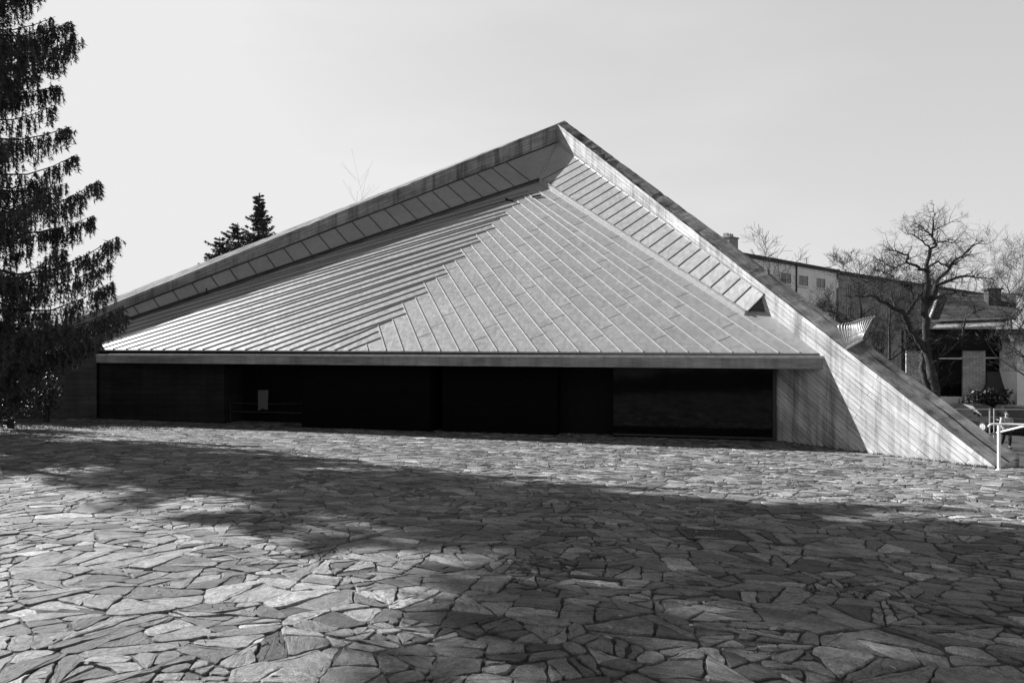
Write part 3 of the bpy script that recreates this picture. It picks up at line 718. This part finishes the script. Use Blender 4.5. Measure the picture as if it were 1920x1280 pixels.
# strip of rough grass and leaf litter at the foot of the spruce
rg = np.random.default_rng(8); n = 15000
gxx = rg.uniform(-20, -8.6, n); gyy = rg.uniform(21.2, 26.6, n)
keep = (gyy > 24.9-(gxx+20)*.04+rg.normal(0,.35,n)-.55*(gxx < -13)*(gxx+13)*-.4) & (gxx < -12.2+rg.normal(0,1.0,n)); gxx, gyy = gxx[keep], gyy[keep]; n = len(gxx)
zb = gz(np.c_[gxx, gyy]); hgt = rg.uniform(.02, .10, n); an = rg.uniform(0, 6.28, n); w_ = .012
b0_ = np.c_[gxx, gyy, zb]; sd_ = np.c_[np.cos(an), np.sin(an), np.zeros(n)]*w_
tipv = b0_+np.c_[rg.normal(0,.05,n), rg.normal(0,.05,n), hgt]
V = np.stack([b0_-sd_, b0_+sd_, tipv], 1).reshape(-1, 3)
tag(link('grass', tri_mesh('grass', V, np.arange(len(V)).reshape(-1, 3)), M['dry']), 'rough dry grass along the left wall foot', 'grass', kind='stuff')
# weeds and dirt rooted along the foot of the right wall and in the joints
V = []; rw_ = random.Random(12)
for i in range(260):
    if i < 170: s_ = rw_.random()**.8; b_ = J+(E-J)*s_-nR*abs(rw_.gauss(0,.05)); x, y = b_[0], b_[1]
    else: y = rw_.uniform(4.5, 14); x = rw_.uniform(-.5*y, .6*y)
    z = gz1(x, y)-.01
    for k in range(rw_.randint(4, 12)):
        h_ = rw_.uniform(.02, .09 if i < 170 else .04); a = rw_.uniform(0, 6.28); l = rw_.uniform(.01, .06); w_ = rw_.uniform(.003, .008); px_, py_ = x+rw_.gauss(0,.04), y+rw_.gauss(0,.03)
        V += [(px_-w_, py_, z), (px_+w_, py_, z), (px_+math.cos(a)*l, py_+math.sin(a)*l, z+h_)]
tag(link('weeds', tri_mesh('weeds', V, np.arange(len(V)).reshape(-1, 3)), M['leaf']), 'small weeds in the paving joints and along the wall', 'weeds', kind='stuff')
# scraps of litter and dead leaves on the paving
V = []; rd = random.Random(4)
for i in range(420):
    y = rd.uniform(4, 27); x = rd.uniform(-.72*y, .6*y)
    if i < 130: x = rd.uniform(-17, -9); y = rd.uniform(20, 25.5)
    if not inside(x, y): continue
    z = gz1(x, y)+.016; a = rd.uniform(0, 6.28); l = rd.uniform(.015, .05); c_, s_ = math.cos(a)*l, math.sin(a)*l
    V += [(x-c_, y-s_, z), (x+s_*.5, y-c_*.5, z+rd.uniform(0,.012)), (x+c_, y+s_, z+rd.uniform(0,.01)), (x-s_*.5, y+c_*.5, z+rd.uniform(0,.015))]
tag(link('leaf_litter', tri_mesh('leaf_litter', V, np.arange(len(V)).reshape(-1, 4)), M['litter']), 'scattered dry leaves and scraps on the paving', 'litter', kind='stuff')

# ------------------------------------------------------------------ bare trees
RMIN = .0035
def grow(mb, rd, p, d, L, r, lev, wob=.35, up=.12, k=4, kids=(4, 7), spread=1.0):
    n = 4 if lev else 3; pts_ = [p]; rs = [r]; dd = unit(d)
    for i in range(n):
        dd = unit(dd+np.array([rd.gauss(0, wob), rd.gauss(0, wob), rd.gauss(0, wob)+up])*.55); pts_.append(pts_[-1]+dd*L/n); rs.append(max(RMIN, r*(1-.8*(i+1)/n)))
    mb.tube(pts_, rs, k if lev > 1 else 3)
    if lev > 0:
        for c in range(rd.randint(*kids)):
            s = rd.uniform(.25, 1.); i = min(n-1, int(s*n)); q_ = pts_[i]+(pts_[i+1]-pts_[i])*(s*n-i)
            ax_ = unit(pts_[i+1]-pts_[i]); o = np.array([rd.gauss(0,1), rd.gauss(0,1), rd.gauss(0,.7)]); o = unit(o-ax_*(o @ ax_))
            grow(mb, rd, q_, ax_*rd.uniform(.4, .9)+o*spread*rd.uniform(.5, 1.), L*rd.uniform(.42, .68), rs[i]*rd.uniform(.4, .6), lev-1, wob, up, k, kids, spread)
def bare_tree(loc, H, r, seed, label, group=None, lev=3, limbs=9, mat='bark', wob=.3, up=.2, upr=.7, name='bare_tree', ls=1., rmin=.008):
    global RMIN
    o = empty(name, loc, label, 'tree', group); rd = random.Random(seed); t = MB(); c = MB(); RMIN = rmin
    pts_ = [np.array([rd.gauss(0,.03)*i*H*.06, rd.gauss(0,.03)*i*H*.06, H*.88*i/7]) for i in range(8)]
    t.tube(pts_, [r*(1-.85*i/7) for i in range(8)], 8); t.build('trunk', M[mat], o, world=False, smooth=True)
    for i in range(limbs):
        s = rd.uniform(.3, 1.); j = min(6, int(s*7)); p = pts_[j]+(pts_[j+1]-pts_[j])*(s*7-j); az = rd.uniform(0, 6.28)
        grow(c, rd, p, np.array([math.cos(az), math.sin(az), upr*rd.uniform(.5, 1.6)]), H*ls*rd.uniform(.26, .42)*(1.25-.6*s), r*(1-.8*s)*.5, lev, wob, up)
    c.build('crown', M['twig'], o, world=False); RMIN = .0035; return o

# the gnarled tree: main limbs surveyed, twigs grown from them
TD = 40.
rd = random.Random(77)
base_t = at((1757, 818), TD); base_t[2] = ZS
gt = empty('gnarled_tree', tuple(base_t), 'large bare gnarled tree with twisting limbs in front of the brick house', 'tree')
limbs = [
 ([(1757,825,14),(1754,760,12.5),(1750,717,12),(1737,658,11),(1735.5,613,9),(1734,577,8.5),(1737,546,8),(1737,518,7),(1739.7,487,5.5),(1744,467,4.5),(1755,461,4),(1754,452,3.6),(1748,445,3.2),(1750,416.6,2),(1750,397,.8)], 0.),
 ([(1737,658,8.5),(1720,636,8),(1703,608,7),(1695,590,6.5),(1680,580,5.5),(1661,567,4.5),(1633,554,3.2),(1605,554,1.6)], -1.0),
 ([(1695,592,5),(1709,577,4.8),(1714,566,4.2),(1726,553,3.5),(1736,536,2.6),(1742,515,1.2)], .8),
 ([(1736,577,8),(1749.6,554,7),(1756.6,526,6),(1765,518,5),(1776,509,4.5),(1790,488,3.6),(1804,481,3),(1821,461.6,1.8),(1838,454.5,.9)], .7),
 ([(1754,535,5),(1779,526,4.2),(1799,518,3.5),(1824,519,2.4),(1852,522,1.3),(1880,520,.7)], 1.4),
 ([(1746,562,4.5),(1773,551,3.8),(1790,550,2.8),(1807,554,1.6),(1822,556,.8)], -1.3),
 ([(1736,509,4.8),(1723,501,4.2),(1700,492.5,3.4),(1703,478,2.8),(1686,473,2),(1664,466,1.),],-.8),
 ([(1712,560,3.4),(1709,537,3),(1686,532,2.7),(1675,520.6,2.3),(1664,512,1.8),(1640,506,1.)], 1.0),
 ([(1752,632,5),(1779,633,4.2),(1801.6,636,3.6),(1806,615,2.8),(1811,594,2),(1830,585,1.)], -1.5),
 ([(1746,740,6),(1733,712,6),(1727,689,6.5),(1728,668,6),(1734,650,5)], .5),
 ([(1740,500,3),(1760,490,2.6),(1776,500,2.2),(1795,492,1.4),(1812,478,.8)], .9),
 ([(1680,580,3),(1672,560,2.4),(1650,545,1.8),(1630,530,1.2),(1600,520,.7)], 1.6),
 ([(1700,492,2.2),(1682,500,1.8),(1668,500,1.2),(1650,488,.7)], -1.5),
 ([(1745,467,2.4),(1730,452,2.0),(1712,440,1.4),(1698,437,.7)], -.6),
 ([(1748,445,2.2),(1735,432,1.6),(1718,420,1.),(1708,416,.6)], .4),
 ([(1750,432,1.8),(1765,425,1.3),(1780,418,.9),(1792,412,.5)], -.4),
 ([(1754,456,2),(1772,452,1.5),(1790,455,.8)], .6),
]
t = MB(); c = MB()
for pl, dd in limbs:
    n = len(pl); pts_ = []; 
    for i, (x, y, r_) in enumerate(pl): pts_.append(at((x, y), TD+dd*1.6*i/(n-1)+rd.gauss(0, .05)))
    fine = []; rs = []
    for i in range(n-1):
        for s in (0, .34, .67):
            j = rd.gauss(0, .045); fine.append(pts_[i]+(pts_[i+1]-pts_[i])*s+(np.array([j, rd.gauss(0,.03), j*.7]) if s else 0)); rs.append((pl[i][2]+(pl[i+1][2]-pl[i][2])*s)/35.*.68*rd.uniform(.86, 1.16))
    fine.append(pts_[-1]); rs.append(pl[-1][2]/35.)
    t.tube(fine, rs, 8 if pl[0][2] > 5 else 5)
    for i in range(n-1):
        rmax = pl[i][2]
        if rmax > 8.8: continue
        L_ = np.linalg.norm(pts_[i+1]-pts_[i]); cnt = max(2, int(L_*8.5))
        for k in range(cnt):
            s = rd.random(); p = pts_[i]+(pts_[i+1]-pts_[i])*s; ax_ = unit(pts_[i+1]-pts_[i])
            o = np.array([rd.gauss(0,1), rd.gauss(0,1), rd.gauss(.25,.8)]); o = unit(o-ax_*(o @ ax_))
            grow(c, rd, p, ax_*.6+o, rd.uniform(.4, 1.25)*(1 if rmax < 4 else .75), min(.022, rmax/35*.45), 2, .42, .06, 4, (3, 5), 1.1)
    p = pts_[-1]; grow(c, rd, p, pts_[-1]-pts_[-2], .45, pl[-1][2]/35., 2, .4, .08, 4, (4, 6))
for k in range(26):      # sprouts on the trunk
    y_ = rd.uniform(640, 735); p = at((1752+rd.uniform(-8, 8), y_), TD-.25); grow(c, rd, p, np.array([1.0, rd.gauss(0,.4), .5]), rd.uniform(.5, 1.6), .012, 1, .25, .25, 3, (1, 3))
t.build('trunk', M['bark'], gt, smooth=True); c.build('crown', M['twig'], gt)

def px_tree(px, ytop, dep, seed, label, **kw):
    p = at((px, 640), dep); top = at((px, ytop), dep)[2]
    return bare_tree((p[0], p[1], ZS), top-ZS, kw.pop('r', .18), seed, label, **kw)
px_tree(1442, 440, 62., 21, 'thin bare sapling in front of the pale apartment block', limbs=13, lev=2, r=.10, upr=1.2, ls=.62, rmin=.011)
px_tree(1612, 470, 58., 22, 'bushy bare tree left of the gnarled tree, behind the bent bars', 'bare trees beyond the church'.replace('x','x') and None, limbs=20, lev=3, r=.2) if False else None
GRP = 'bare trees beyond the church'
px_tree(1612, 470, 58., 22, 'bushy bare tree behind the bent bars, left of the gnarled tree', group=GRP, limbs=18, lev=3, r=.2, upr=.6, ls=.72, rmin=.009)
px_tree(1668, 520, 50., 23, 'dense low bare tree between the bent bars and gnarled trunk', group=GRP, limbs=14, lev=3, r=.16, upr=.6)
px_tree(1895, 470, 75., 24, 'pale fine twigged tree behind the house chimney', group=GRP, limbs=16, lev=3, r=.2, mat='birch', upr=1.2)
px_tree(1925, 545, 42., 25, 'dark bare tree cut by the right edge of the frame', group=GRP, limbs=14, lev=3, r=.16, upr=.5)
px_tree(1560, 560, 66., 26, 'low bare tree hugging the end of the apartment block', group=GRP, limbs=14, lev=2, r=.14, upr=.8, ls=.6, rmin=.011)
px_tree(672, 345, 60., 27, 'faint bare treetop just showing above the left parapet', limbs=4, lev=1, r=.02, upr=5., rmin=.005)
shrub(1655, 668, 37., (.55,.5,1.5), 1400, .10, 'ivy clad stump between the bent bars and the gnarled tree', 31, 'leaf', 'ivy_bush', 3).location.z = ZS+.8
shrub(1850, 800, 50., (1.6,.6,1.0), 2200, .22, 'spiky evergreen shrub under the bay window of the brick house', 32, 'leaf', 'spiky_shrub')
shrub(1822, 800, 51., (.9,.6,.55), 900, .2, 'low dark shrub at the brick pier of the house', 33)
shrub(1640, 700, 46., (2.4,1.2,1.9), 3000, .1, 'brownish twiggy bush behind the right sloping wall', 34, 'twig', 'twiggy_bush')

# ------------------------------------------------------------------ apartment blocks
def facade_obj(name, P0, P1, ztop, depth, mat, label, wins, roofh=.35, over=.35, cat='building'):
    a = unit(P1-P0); a[2] = 0; a = unit(a); nrm = np.cross(a, [0,0,1]); nrm = nrm if nrm[1] < 0 else -nrm; L = np.linalg.norm((P1-P0)[:2])
    o = empty(name, (P0[0], P0[1], ZS), label, cat)
    Mx = Matrix(((a[0], -nrm[0], 0, P0[0]), (a[1], -nrm[1], 0, P0[1]), (0,0,1,ZS), (0,0,0,1))); h = ztop-ZS
    m = MB(); m.box((0,0,-.2), (L,depth,h), Mx); wl = m.build('wall', mat, o)
    m = MB(); m.box((-over,-over,h), (L+over,depth+over,h+roofh), Mx); rf = m.build('roof', M['roofd'], o)
    for (x, z, w, hh, kind) in wins:
        f = MB(); t_ = .09
        for lo_, hi_ in (((x,-.06,z),(x+w,.02,z+t_)), ((x,-.06,z+hh-t_),(x+w,.02,z+hh)), ((x,-.06,z+t_),(x+t_,.02,z+hh-t_)), ((x+w-t_,-.06,z+t_),(x+w,.02,z+hh-t_)), ((x+w*.52-.04,-.055,z+t_),(x+w*.52+.04,.02,z+hh-t_))): f.box(lo_, hi_, Mx)
        win = f.build('window', M['frame'] if kind else M['plasterd'], o)
        g_ = MB(); g_.add([tuple(Mx @ Vector(v)) for v in ((x+t_,-.01,z+t_),(x+w-t_,-.01,z+t_),(x+w-t_,-.01,z+hh-t_),(x+t_,-.01,z+hh-t_))], [(0,1,2,3)]); g_.build('pane', M['pane'], win)
        s_ = MB(); s_.box((x-.1,-.18,z-.09),(x+w+.1,-.002,z-.003), Mx); s_.build('sill', M['frame'] if kind else M['plasterd'], win)
    return o, Mx, L, h, a
P0 = at((1385, 477), 78.); P1 = at((1568, 513), 97.)
# put the roof line level
zt = (P0[2]+P1[2])/2
wins = []
aL = np.linalg.norm((P1-P0)[:2])
def wx(px):   # distance along the facade for a photo column
    r_ = ray((px, 640))[:2]; d_ = (P1-P0)[:2]/aL; A_ = np.c_[r_, -d_]; s = np.linalg.solve(A_, P0[:2]); return s[1]
for row in range(4):
    for pa, pb in ((1425,1443),(1463,1483),(1497,1515),(1530,1547)):
        wins.append((wx(pa), (zt-ZS)-2.35-row*3.0, wx(pb)-wx(pa), 1.35, 1))
ap, Mx, L, h, a_ = facade_obj('apartment_block', P0, P1, zt, 11., M['plaster'], 'pale plastered apartment block with white windows above the right wall', wins)
m = MB(); xx = wx(1492); m.tube([tuple(Mx @ Vector((xx,-.1,0))), tuple(Mx @ Vector((xx,-.1,h)))], .09, 6); m.build('downpipe', M['roofd'], ap)
cx = wx(1408); m = MB(); m.box((cx-1.0,2.,h+.3),(cx+1.0,3.4,h+2.3), Mx); m.box((cx-1.1,1.9,h+2.3),(cx+1.1,3.5,h+2.45), Mx); 
for k in (-.5,.1,.55): m.box((cx+k-.15,2.4,h+2.45),(cx+k+.15,2.9,h+2.85), Mx)
m.build('chimney', M['concblk'], ap)
m = MB(); ax_ = wx(1556); m.tube([tuple(Mx @ Vector((ax_,3,h))), tuple(Mx @ Vector((ax_,3,h+2.0)))], .04, 4)
for k in range(4): m.tube([tuple(Mx @ Vector((ax_-.7,3,h+1.1+k*.25))), tuple(Mx @ Vector((ax_+.7,3,h+1.1+k*.25)))], .02, 4)
m.build('aerial', M['roofd'], ap)
Q0 = at((1572, 513), 98.); Q1 = at((1868, 557), 150.); zq = (Q0[2]+Q1[2])/2
wins = [(2.5+k*4.6, (zq-ZS)-2.6-rw_*3.0, 1.5, 1.4, 0) for k in range(14) for rw_ in range(4)]
facade_obj('apartment_block', Q0, Q1, zq, 11., M['plasterd'], 'long dark apartment block behind the gnarled bare tree', wins)

# ------------------------------------------------------------------ brick house
H0 = at((1690, 775), 53.); hd = unit([math.cos(R(-9)), math.sin(R(-9)), 0]); hn = np.array([hd[1], -hd[0], 0]); hn = hn if hn[1] < 0 else -hn
house = empty('brick_house', (H0[0], H0[1], ZS), 'two storey house with pale brick piers and dark timber band', 'house')
def hp3(p, out=0.): return on_vert(p, H0+hn*out, hd)
def hbox(name, x0, y0, x1, y1, out0, out1, mat, parent=house, ybase=False):
    a = hp3((x0, y1)); b = hp3((x1, y1)); a0 = (a-H0) @ hd; b0_ = (b-H0) @ hd; zt_ = hp3(((x0+x1)/2, y0))[2]; zb_ = ZS-.1 if ybase else hp3(((x0+x1)/2, y1))[2]
    m = MB(); Mx = Matrix(((hd[0], hn[0], 0, H0[0]), (hd[1], hn[1], 0, H0[1]), (0,0,1,0), (0,0,0,1)))
    m.box((a0, out0, zb_), (b0_, out1, zt_), Mx)
    # keep brick courses in the local frame
    ob = m.build(name, mat, parent); return ob
hbox('wall', 1690, 618, 1985, 775, -8, 0, M['timber'], ybase=True)
for x0, x1 in ((1697,1731),(1803,1845),(1886,1904)): hbox('brick_pier', x0, 657, x1, 775, .004, .22, M['brick'], ybase=True)
hbox('garage_door', 1762, 743, 1802.5, 775, .004, .09, M['plaster'], ybase=True)
w1 = hbox('window', 1762, 672, 1802.5, 742, .004, .05, M['glass']); hbox('lintel', 1758, 670.5, 1803, 673, .055, .16, M['frame'], w1)
w2_ = hbox('window', 1846, 671, 1885, 696, .004, .05, M['glass']); hbox('lintel', 1846, 669.5, 1885.5, 672, .055, .16, M['frame'], w2_)
hbox('balcony_band', 1694, 617, 1920, 656, .004, .5, M['timber'])
# bay window with flared skirt
bm_ = MB(); prof = [(1847,696,1884,.25),(1846,716,1884.5,.55),(1838,735,1886,.95),(1836,745,1886,1.0)]
ring = []
for x0, y, x1, o_ in prof: 
    A0, B0_ = hp3((x0,y)), hp3((x1,y)); ring.append([A0+hn*.004, A0+hn*o_, B0_+hn*o_, B0_+hn*.004])
vs = [p for r_ in ring for p in r_]; fs = [(i*4+j, i*4+j+1, i*4+5+j, i*4+4+j) for i in range(3) for j in range(3)]+[(0,1,2,3)[::-1], (12,13,14,15)]
bm_.add(vs, fs); bm_.build('bay_window', M['lead'], house)
hbox('entrance', 1846, 745, 1885, 775, .004, .03, M['black'], ybase=True)
# lean-to glass roof and main tiled roof
lt = MB(); lt.slab([hp3((1748,617),1.2), hp3((1884,612.5),1.2), hp3((1888,600),-1.), hp3((1766,604),-1.)], (0,0,.1)); lt.build('lean_to_roof', M['flash'], house)
ridge0 = hp3((1760,554),-4.); ridge1 = hp3((1905,549),-4.); ev0 = hp3((1741,600),-.2); ev1 = hp3((1905,594),-.2)
bk0 = 2*flat(ridge0,0)-flat(ev0,0); bk1 = 2*flat(ridge1,0)-flat(ev1,0); bk0[2] = ev0[2]; bk1[2] = ev1[2]
tr_ = MB(); tr_.add([ev0, ev1, ridge1, ridge0, bk0, bk1], [(0,1,2,3), (3,2,5,4), (0,3,4), (1,5,2), (0,4,5,1)]); rf = tr_.build('roof', M['tile'], house)
vg = MB(); vg.bar(ev0+hn*.1, ridge0+[0,0,.05], .12, .3, (0,0,1), -.15); vg.build('bargeboard', M['frame'], rf)
gtb = MB(); gtb.bar(ev0+hn*.12-[0,0,.12], ev1+hn*.12-[0,0,.12], .14, .12); gtb.build('gutter', M['flash'], rf)
ch = MB(); cpos = hp3((1861,560),-2.5); 
Mh = Matrix(((hd[0], hn[0], 0, cpos[0]), (hd[1], hn[1], 0, cpos[1]), (0,0,1,cpos[2]), (0,0,0,1)))
ch.box((-.42,-.35,-1.2),(.42,.35,.62), Mh); ch.box((-.55,-.45,.62),(.55,.45,.76), Mh); ch.build('chimney', M['lead'], rf)
# plain plastered neighbour at the frame edge
N0 = at((1907, 780), 50.); nh = empty('plastered_house', (N0[0], N0[1], ZS), 'plain pale plastered house wall at the right edge', 'house')
m = MB(); zn = at((1907,640), 50.)[2]; e = hp3((1907,700)); 
x0_, y0_ = N0[0], N0[1]
m.box((x0_, y0_, ZS-.1), (x0_+9, y0_+1.8, zn+.0)); m.build('wall', M['plaster'], nh)
m = MB(); m.add([(x0_-.3,y0_-.4,zn+.003),(x0_+9.3,y0_-.4,zn+.003),(x0_+9.3,y0_+2.2,zn+.003),(x0_-.3,y0_+2.2,zn+.003),(x0_-.3,y0_+.9,zn+.7),(x0_+9.3,y0_+.9,zn+.7)], [(0,1,5,4),(1,2,5),(2,3,4,5),(3,0,4),(3,2,1,0)]); m.build('roof', M['roofd'], nh)

# ------------------------------------------------------------------ temporary mesh fence
FY = 36.5
def fence_panel(label):
    o = empty('fence_panel', (0,0,0), label, 'fence', 'temporary mesh fence panels'); m = MB(); w, h = 3.4, 1.78
    m.tube([(-w/2,0,.0), (-w/2,0,h+.05)], .03, 6); m.tube([(w/2,0,.0), (w/2,0,h+.05)], .03, 6); m.tube([(-w/2,0,h), (w/2,0,h)], .03, 6); m.tube([(-w/2,0,.14), (w/2,0,.14)], .03, 6)
    m.build('frame', M['galv'], o, world=False)
    m = MB()
    for i in range(1, 34): x = -w/2+w*i/34; m.tube([(x,.02,.14), (x,.02,h)], .0045, 3)
    for i in range(1, 9): z = .14+(h-.14)*i/9; m.tube([(-w/2,.0,z), (w/2,.0,z)], .0045, 3)
    m.build('wire_mesh', M['iron'], o, world=False)
    for sx in (-1, 1):
        m = MB(); m.box((sx*w/2-.11,-.3,-.06),(sx*w/2+.11,.3,.09)); m.build('foot', M['concblk'], o, world=False, bevel=.02)
    return o
fp = fence_panel('temporary mesh fence panel at the right edge, in front of the person')
pc = at((1864,800), FY); fp.location = (pc[0]+1.7, FY, ZS)
f2_ = copy_tree(fp); f2_.location = (at((1857,800), FY)[0]-1.7, FY+.05, ZS); f2_['label'] = 'temporary mesh fence panel left of the twin posts, half behind the sloping wall'

# ------------------------------------------------------------------ parked cars
def car(label, mat, grp='cars parked behind the mesh fence'):
    o = empty('parked_car', (0,0,0), label, 'car', grp)
    # side profile (x forward), half widths
    secs = [(-2.1,.35,.75,.72),(-2.0,.28,.92,.80),(-1.2,.22,.95,.85),(0,.22,.95,.87),(1.0,.22,.92,.86),(1.7,.26,.84,.80),(2.05,.32,.70,.68)]
    m = MB(); k = len(secs); vs = []
    for x, z0_, z1_, wd in secs:
        for s_, z_ in ((-.92,z0_),(-1,(z0_+z1_)/2),(-.93,z1_),(.93,z1_),(1,(z0_+z1_)/2),(.92,z0_)): vs.append((x, s_*wd, z_))
    fs = [(i*6+j, i*6+(j+1) % 6, i*6+6+(j+1) % 6, i*6+6+j) for i in range(k-1) for j in range(6)]+[tuple(range(6))[::-1], tuple(range(6*k-6, 6*k))]
    m.add(vs, fs)
    roofp = [(-1.75,.94,.74),(-1.25,1.40,.60),(-.3,1.46,.60),(.35,1.40,.58),(1.15,.92,.76)]
    vs = [];
    for x, z_, wd in roofp: vs += [(x,-wd,z_),(x,wd,z_)]
    m.add(vs, [(2,3,5,4),(4,5,7,6)])
    for s_ in (0, 1):
        for i in (1, 2, 3): pass
    m.build('body', M[mat], o, world=False, smooth=False, bevel=0)
    g_ = MB(); g_.add(vs, [(0,1,3,2),(6,7,9,8),(0,2,4,6,8),(1,9,7,5,3)]); g_.build('window', M['pane'], o, world=False)
    for x in (-1.3, 1.3):
        for s_ in (-1, 1):
            w_ = MB(); w_.tube([(x,s_*.68,.31),(x,s_*.88,.31)], .31, 16); wh = w_.build('wheel', M['tyre'], o, world=False)
            r_ = MB(); r_.tube([(x,s_*.885,.31),(x,s_*.90,.31)], .19, 12); r_.build('rim', M['galv'], wh, world=False)
    for s_ in (-1, 1):
        h_ = MB(); h_.tube([(1.86,s_*.52,.66),(2.0,s_*.52,.64)], [.13,.11], 10); h_.build('headlight', M['lamp'], o, world=False)
        mi = MB(); mi.box((.75,s_*.92-.1,.95),(.87,s_*.92+.1,1.08)); mi.build('mirror', M['lamp' if s_ > 0 else mat], o, world=False, bevel=.02)
    pl_ = MB(); pl_.box((2.06,-.26,.42),(2.075,.26,.53)); pl_.build('number_plate', M['white'], o, world=False)
    gr_ = MB(); gr_.box((2.03,-.36,.55),(2.06,.36,.64)); gr_.build('grille', M['black'], o, world=False)
    return o
c1 = car('dark car with round headlights facing out, half behind the sloping wall', 'carpaint'); p = at((1829, 800), 43.5); c1.location = (p[0], p[1], ZS); c1.rotation_euler = (0,0,R(-75))
c2 = copy_tree(c1); p = at((1902, 800), 42.5); c2.location = (p[0], p[1], ZS); c2.rotation_euler = (0,0,R(-112)); c2['label'] = 'dark parked car behind the mesh fence, beside the person'

# ------------------------------------------------------------------ the person
def skinned(name, pts_, edges_, mat, parent, lv=2):
    me = bpy.data.meshes.new(name); me.from_pydata([p[:3] for p in pts_], edges_, []); o = link(name, me, mat, parent, world=False)
    sm = o.modifiers.new('skin', 'SKIN'); 
    for i, p in enumerate(pts_): me.skin_vertices[0].data[i].radius = (p[3], p[4] if len(p) > 4 else p[3]) if me.skin_vertices else (p[3], p[3])
    me.skin_vertices[0].data[0].use_root = True
    sb = o.modifiers.new('sub', 'SUBSURF'); sb.levels = lv; sb.render_levels = lv
    return o
def skin_obj(name, pts_, edges_, mat, parent, lv=2):
    me = bpy.data.meshes.new(name); me.from_pydata([p[:3] for p in pts_], edges_, []); o = link(name, me, mat, parent, world=False)
    o.modifiers.new('skin', 'SKIN')
    lay = me.skin_vertices[0] if len(me.skin_vertices) else None
    if lay:
        for i, p in enumerate(pts_): lay.data[i].radius = (p[3], p[4] if len(p) > 4 else p[3])
        lay.data[0].use_root = True
    sb = o.modifiers.new('sub', 'SUBSURF'); sb.levels = lv; sb.render_levels = lv
    return o
pp = at((1887, 820), 35.6)
per = empty('person', (pp[0], pp[1], ZS), 'person in a pale jacket and dark trousers walking behind the mesh fence', 'person', rz=R(-105))
# x forward, y left
B_ = [(0,0,.92,.13,.15),(0,0,1.10,.12,.15),(.01,0,1.30,.13,.17),(.01,0,1.44,.09,.10),(.02,0,1.50,.052),(.035,0,1.57,.075,.07),(.04,0,1.66,.092,.078),(.035,0,1.74,.06,.055),
      (.01,.19,1.41,.055),(-.05,.25,1.14,.045),(.06,.24,.93,.034),(.01,-.19,1.41,.055),(.06,-.25,1.15,.045),(.20,-.22,.98,.034),
      (.02,.09,.86,.085),(.16,.10,.48,.06),(.10,.10,.10,.045),(.24,.10,.04,.04),(-.02,-.09,.86,.085),(-.08,-.10,.48,.06),(-.30,-.10,.14,.045),(-.20,-.10,.05,.04),
      (.11,.24,.86,.022,.035),(.26,-.21,.93,.022,.035),(.145,0,1.635,.014)]
Ed = [(0,1),(1,2),(2,3),(3,4),(4,5),(5,6),(6,7),(3,8),(8,9),(9,10),(10,22),(3,11),(11,12),(12,13),(13,23),(0,14),(14,15),(15,16),(16,17),(0,18),(18,19),(19,20),(20,21),(6,24)]
skin_obj('body', B_, Ed, M['skin'], per)
Jk = [(0,0,.90,.155,.18),(0,0,1.10,.145,.18),(.01,0,1.30,.155,.20),(.01,0,1.45,.10,.12),(.01,.20,1.42,.075),(-.05,.26,1.14,.065),(.04,.245,.97,.052),(.01,-.20,1.42,.075),(.06,-.26,1.15,.065),(.17,-.225,1.0,.052)]
skin_obj('jacket', Jk, [(0,1),(1,2),(2,3),(3,4),(4,5),(5,6),(3,7),(7,8),(8,9)], M['jacket'], per)
Tr = [(0,0,.90,.14,.165),(.02,.095,.82,.105),(.16,.10,.48,.08),(.10,.10,.14,.066),(-.02,-.095,.82,.105),(-.08,-.10,.48,.08),(-.29,-.10,.18,.066)]
skin_obj('trousers', Tr, [(0,1),(1,2),(2,3),(0,4),(4,5),(5,6)], M['cloth'], per)
for nm, pp_ in (('shoe', (.18,.10,.05)), ('shoe', (-.24,-.10,.06))):
    m = MB(); m.tube([np.array(pp_)+[-.11,0,0], np.array(pp_)+[-.04,0,.015], np.array(pp_)+[.07,0,.0], np.array(pp_)+[.13,0,-.012]], [.04,.05,.047,.03], 8); m.build(nm, M['cloth'], per, world=False, smooth=True)
hm = bpy.data.meshes.new('hair'); bm2 = bmesh.new(); bmesh.ops.create_uvsphere(bm2, u_segments=14, v_segments=9, radius=.115)
bmesh.ops.delete(bm2, geom=[v for v in bm2.verts if v.co.z < -.03 and v.co.x > -.02 or v.co.z < .02 and v.co.x > .06], context='VERTS')
for v in bm2.verts: v.co = Vector((v.co.x*.98+.015, v.co.y*.86, v.co.z*1.08+1.68))
bm2.to_mesh(hm); bm2.free(); link('hair', hm, M['hair'], per, world=False)
for s_ in (-1, 1):
    m = MB(); m.tube([(.118,s_*.032,1.655), (.126,s_*.032,1.655)], .011, 8); m.build('eye', M['black'], per, world=False)
    m = MB(); m.tube([(.03,s_*.078,1.67),(.035,s_*.09,1.655),(.035,s_*.08,1.63)], [.014,.016,.01], 6); m.build('ear', M['skin'], per, world=False)
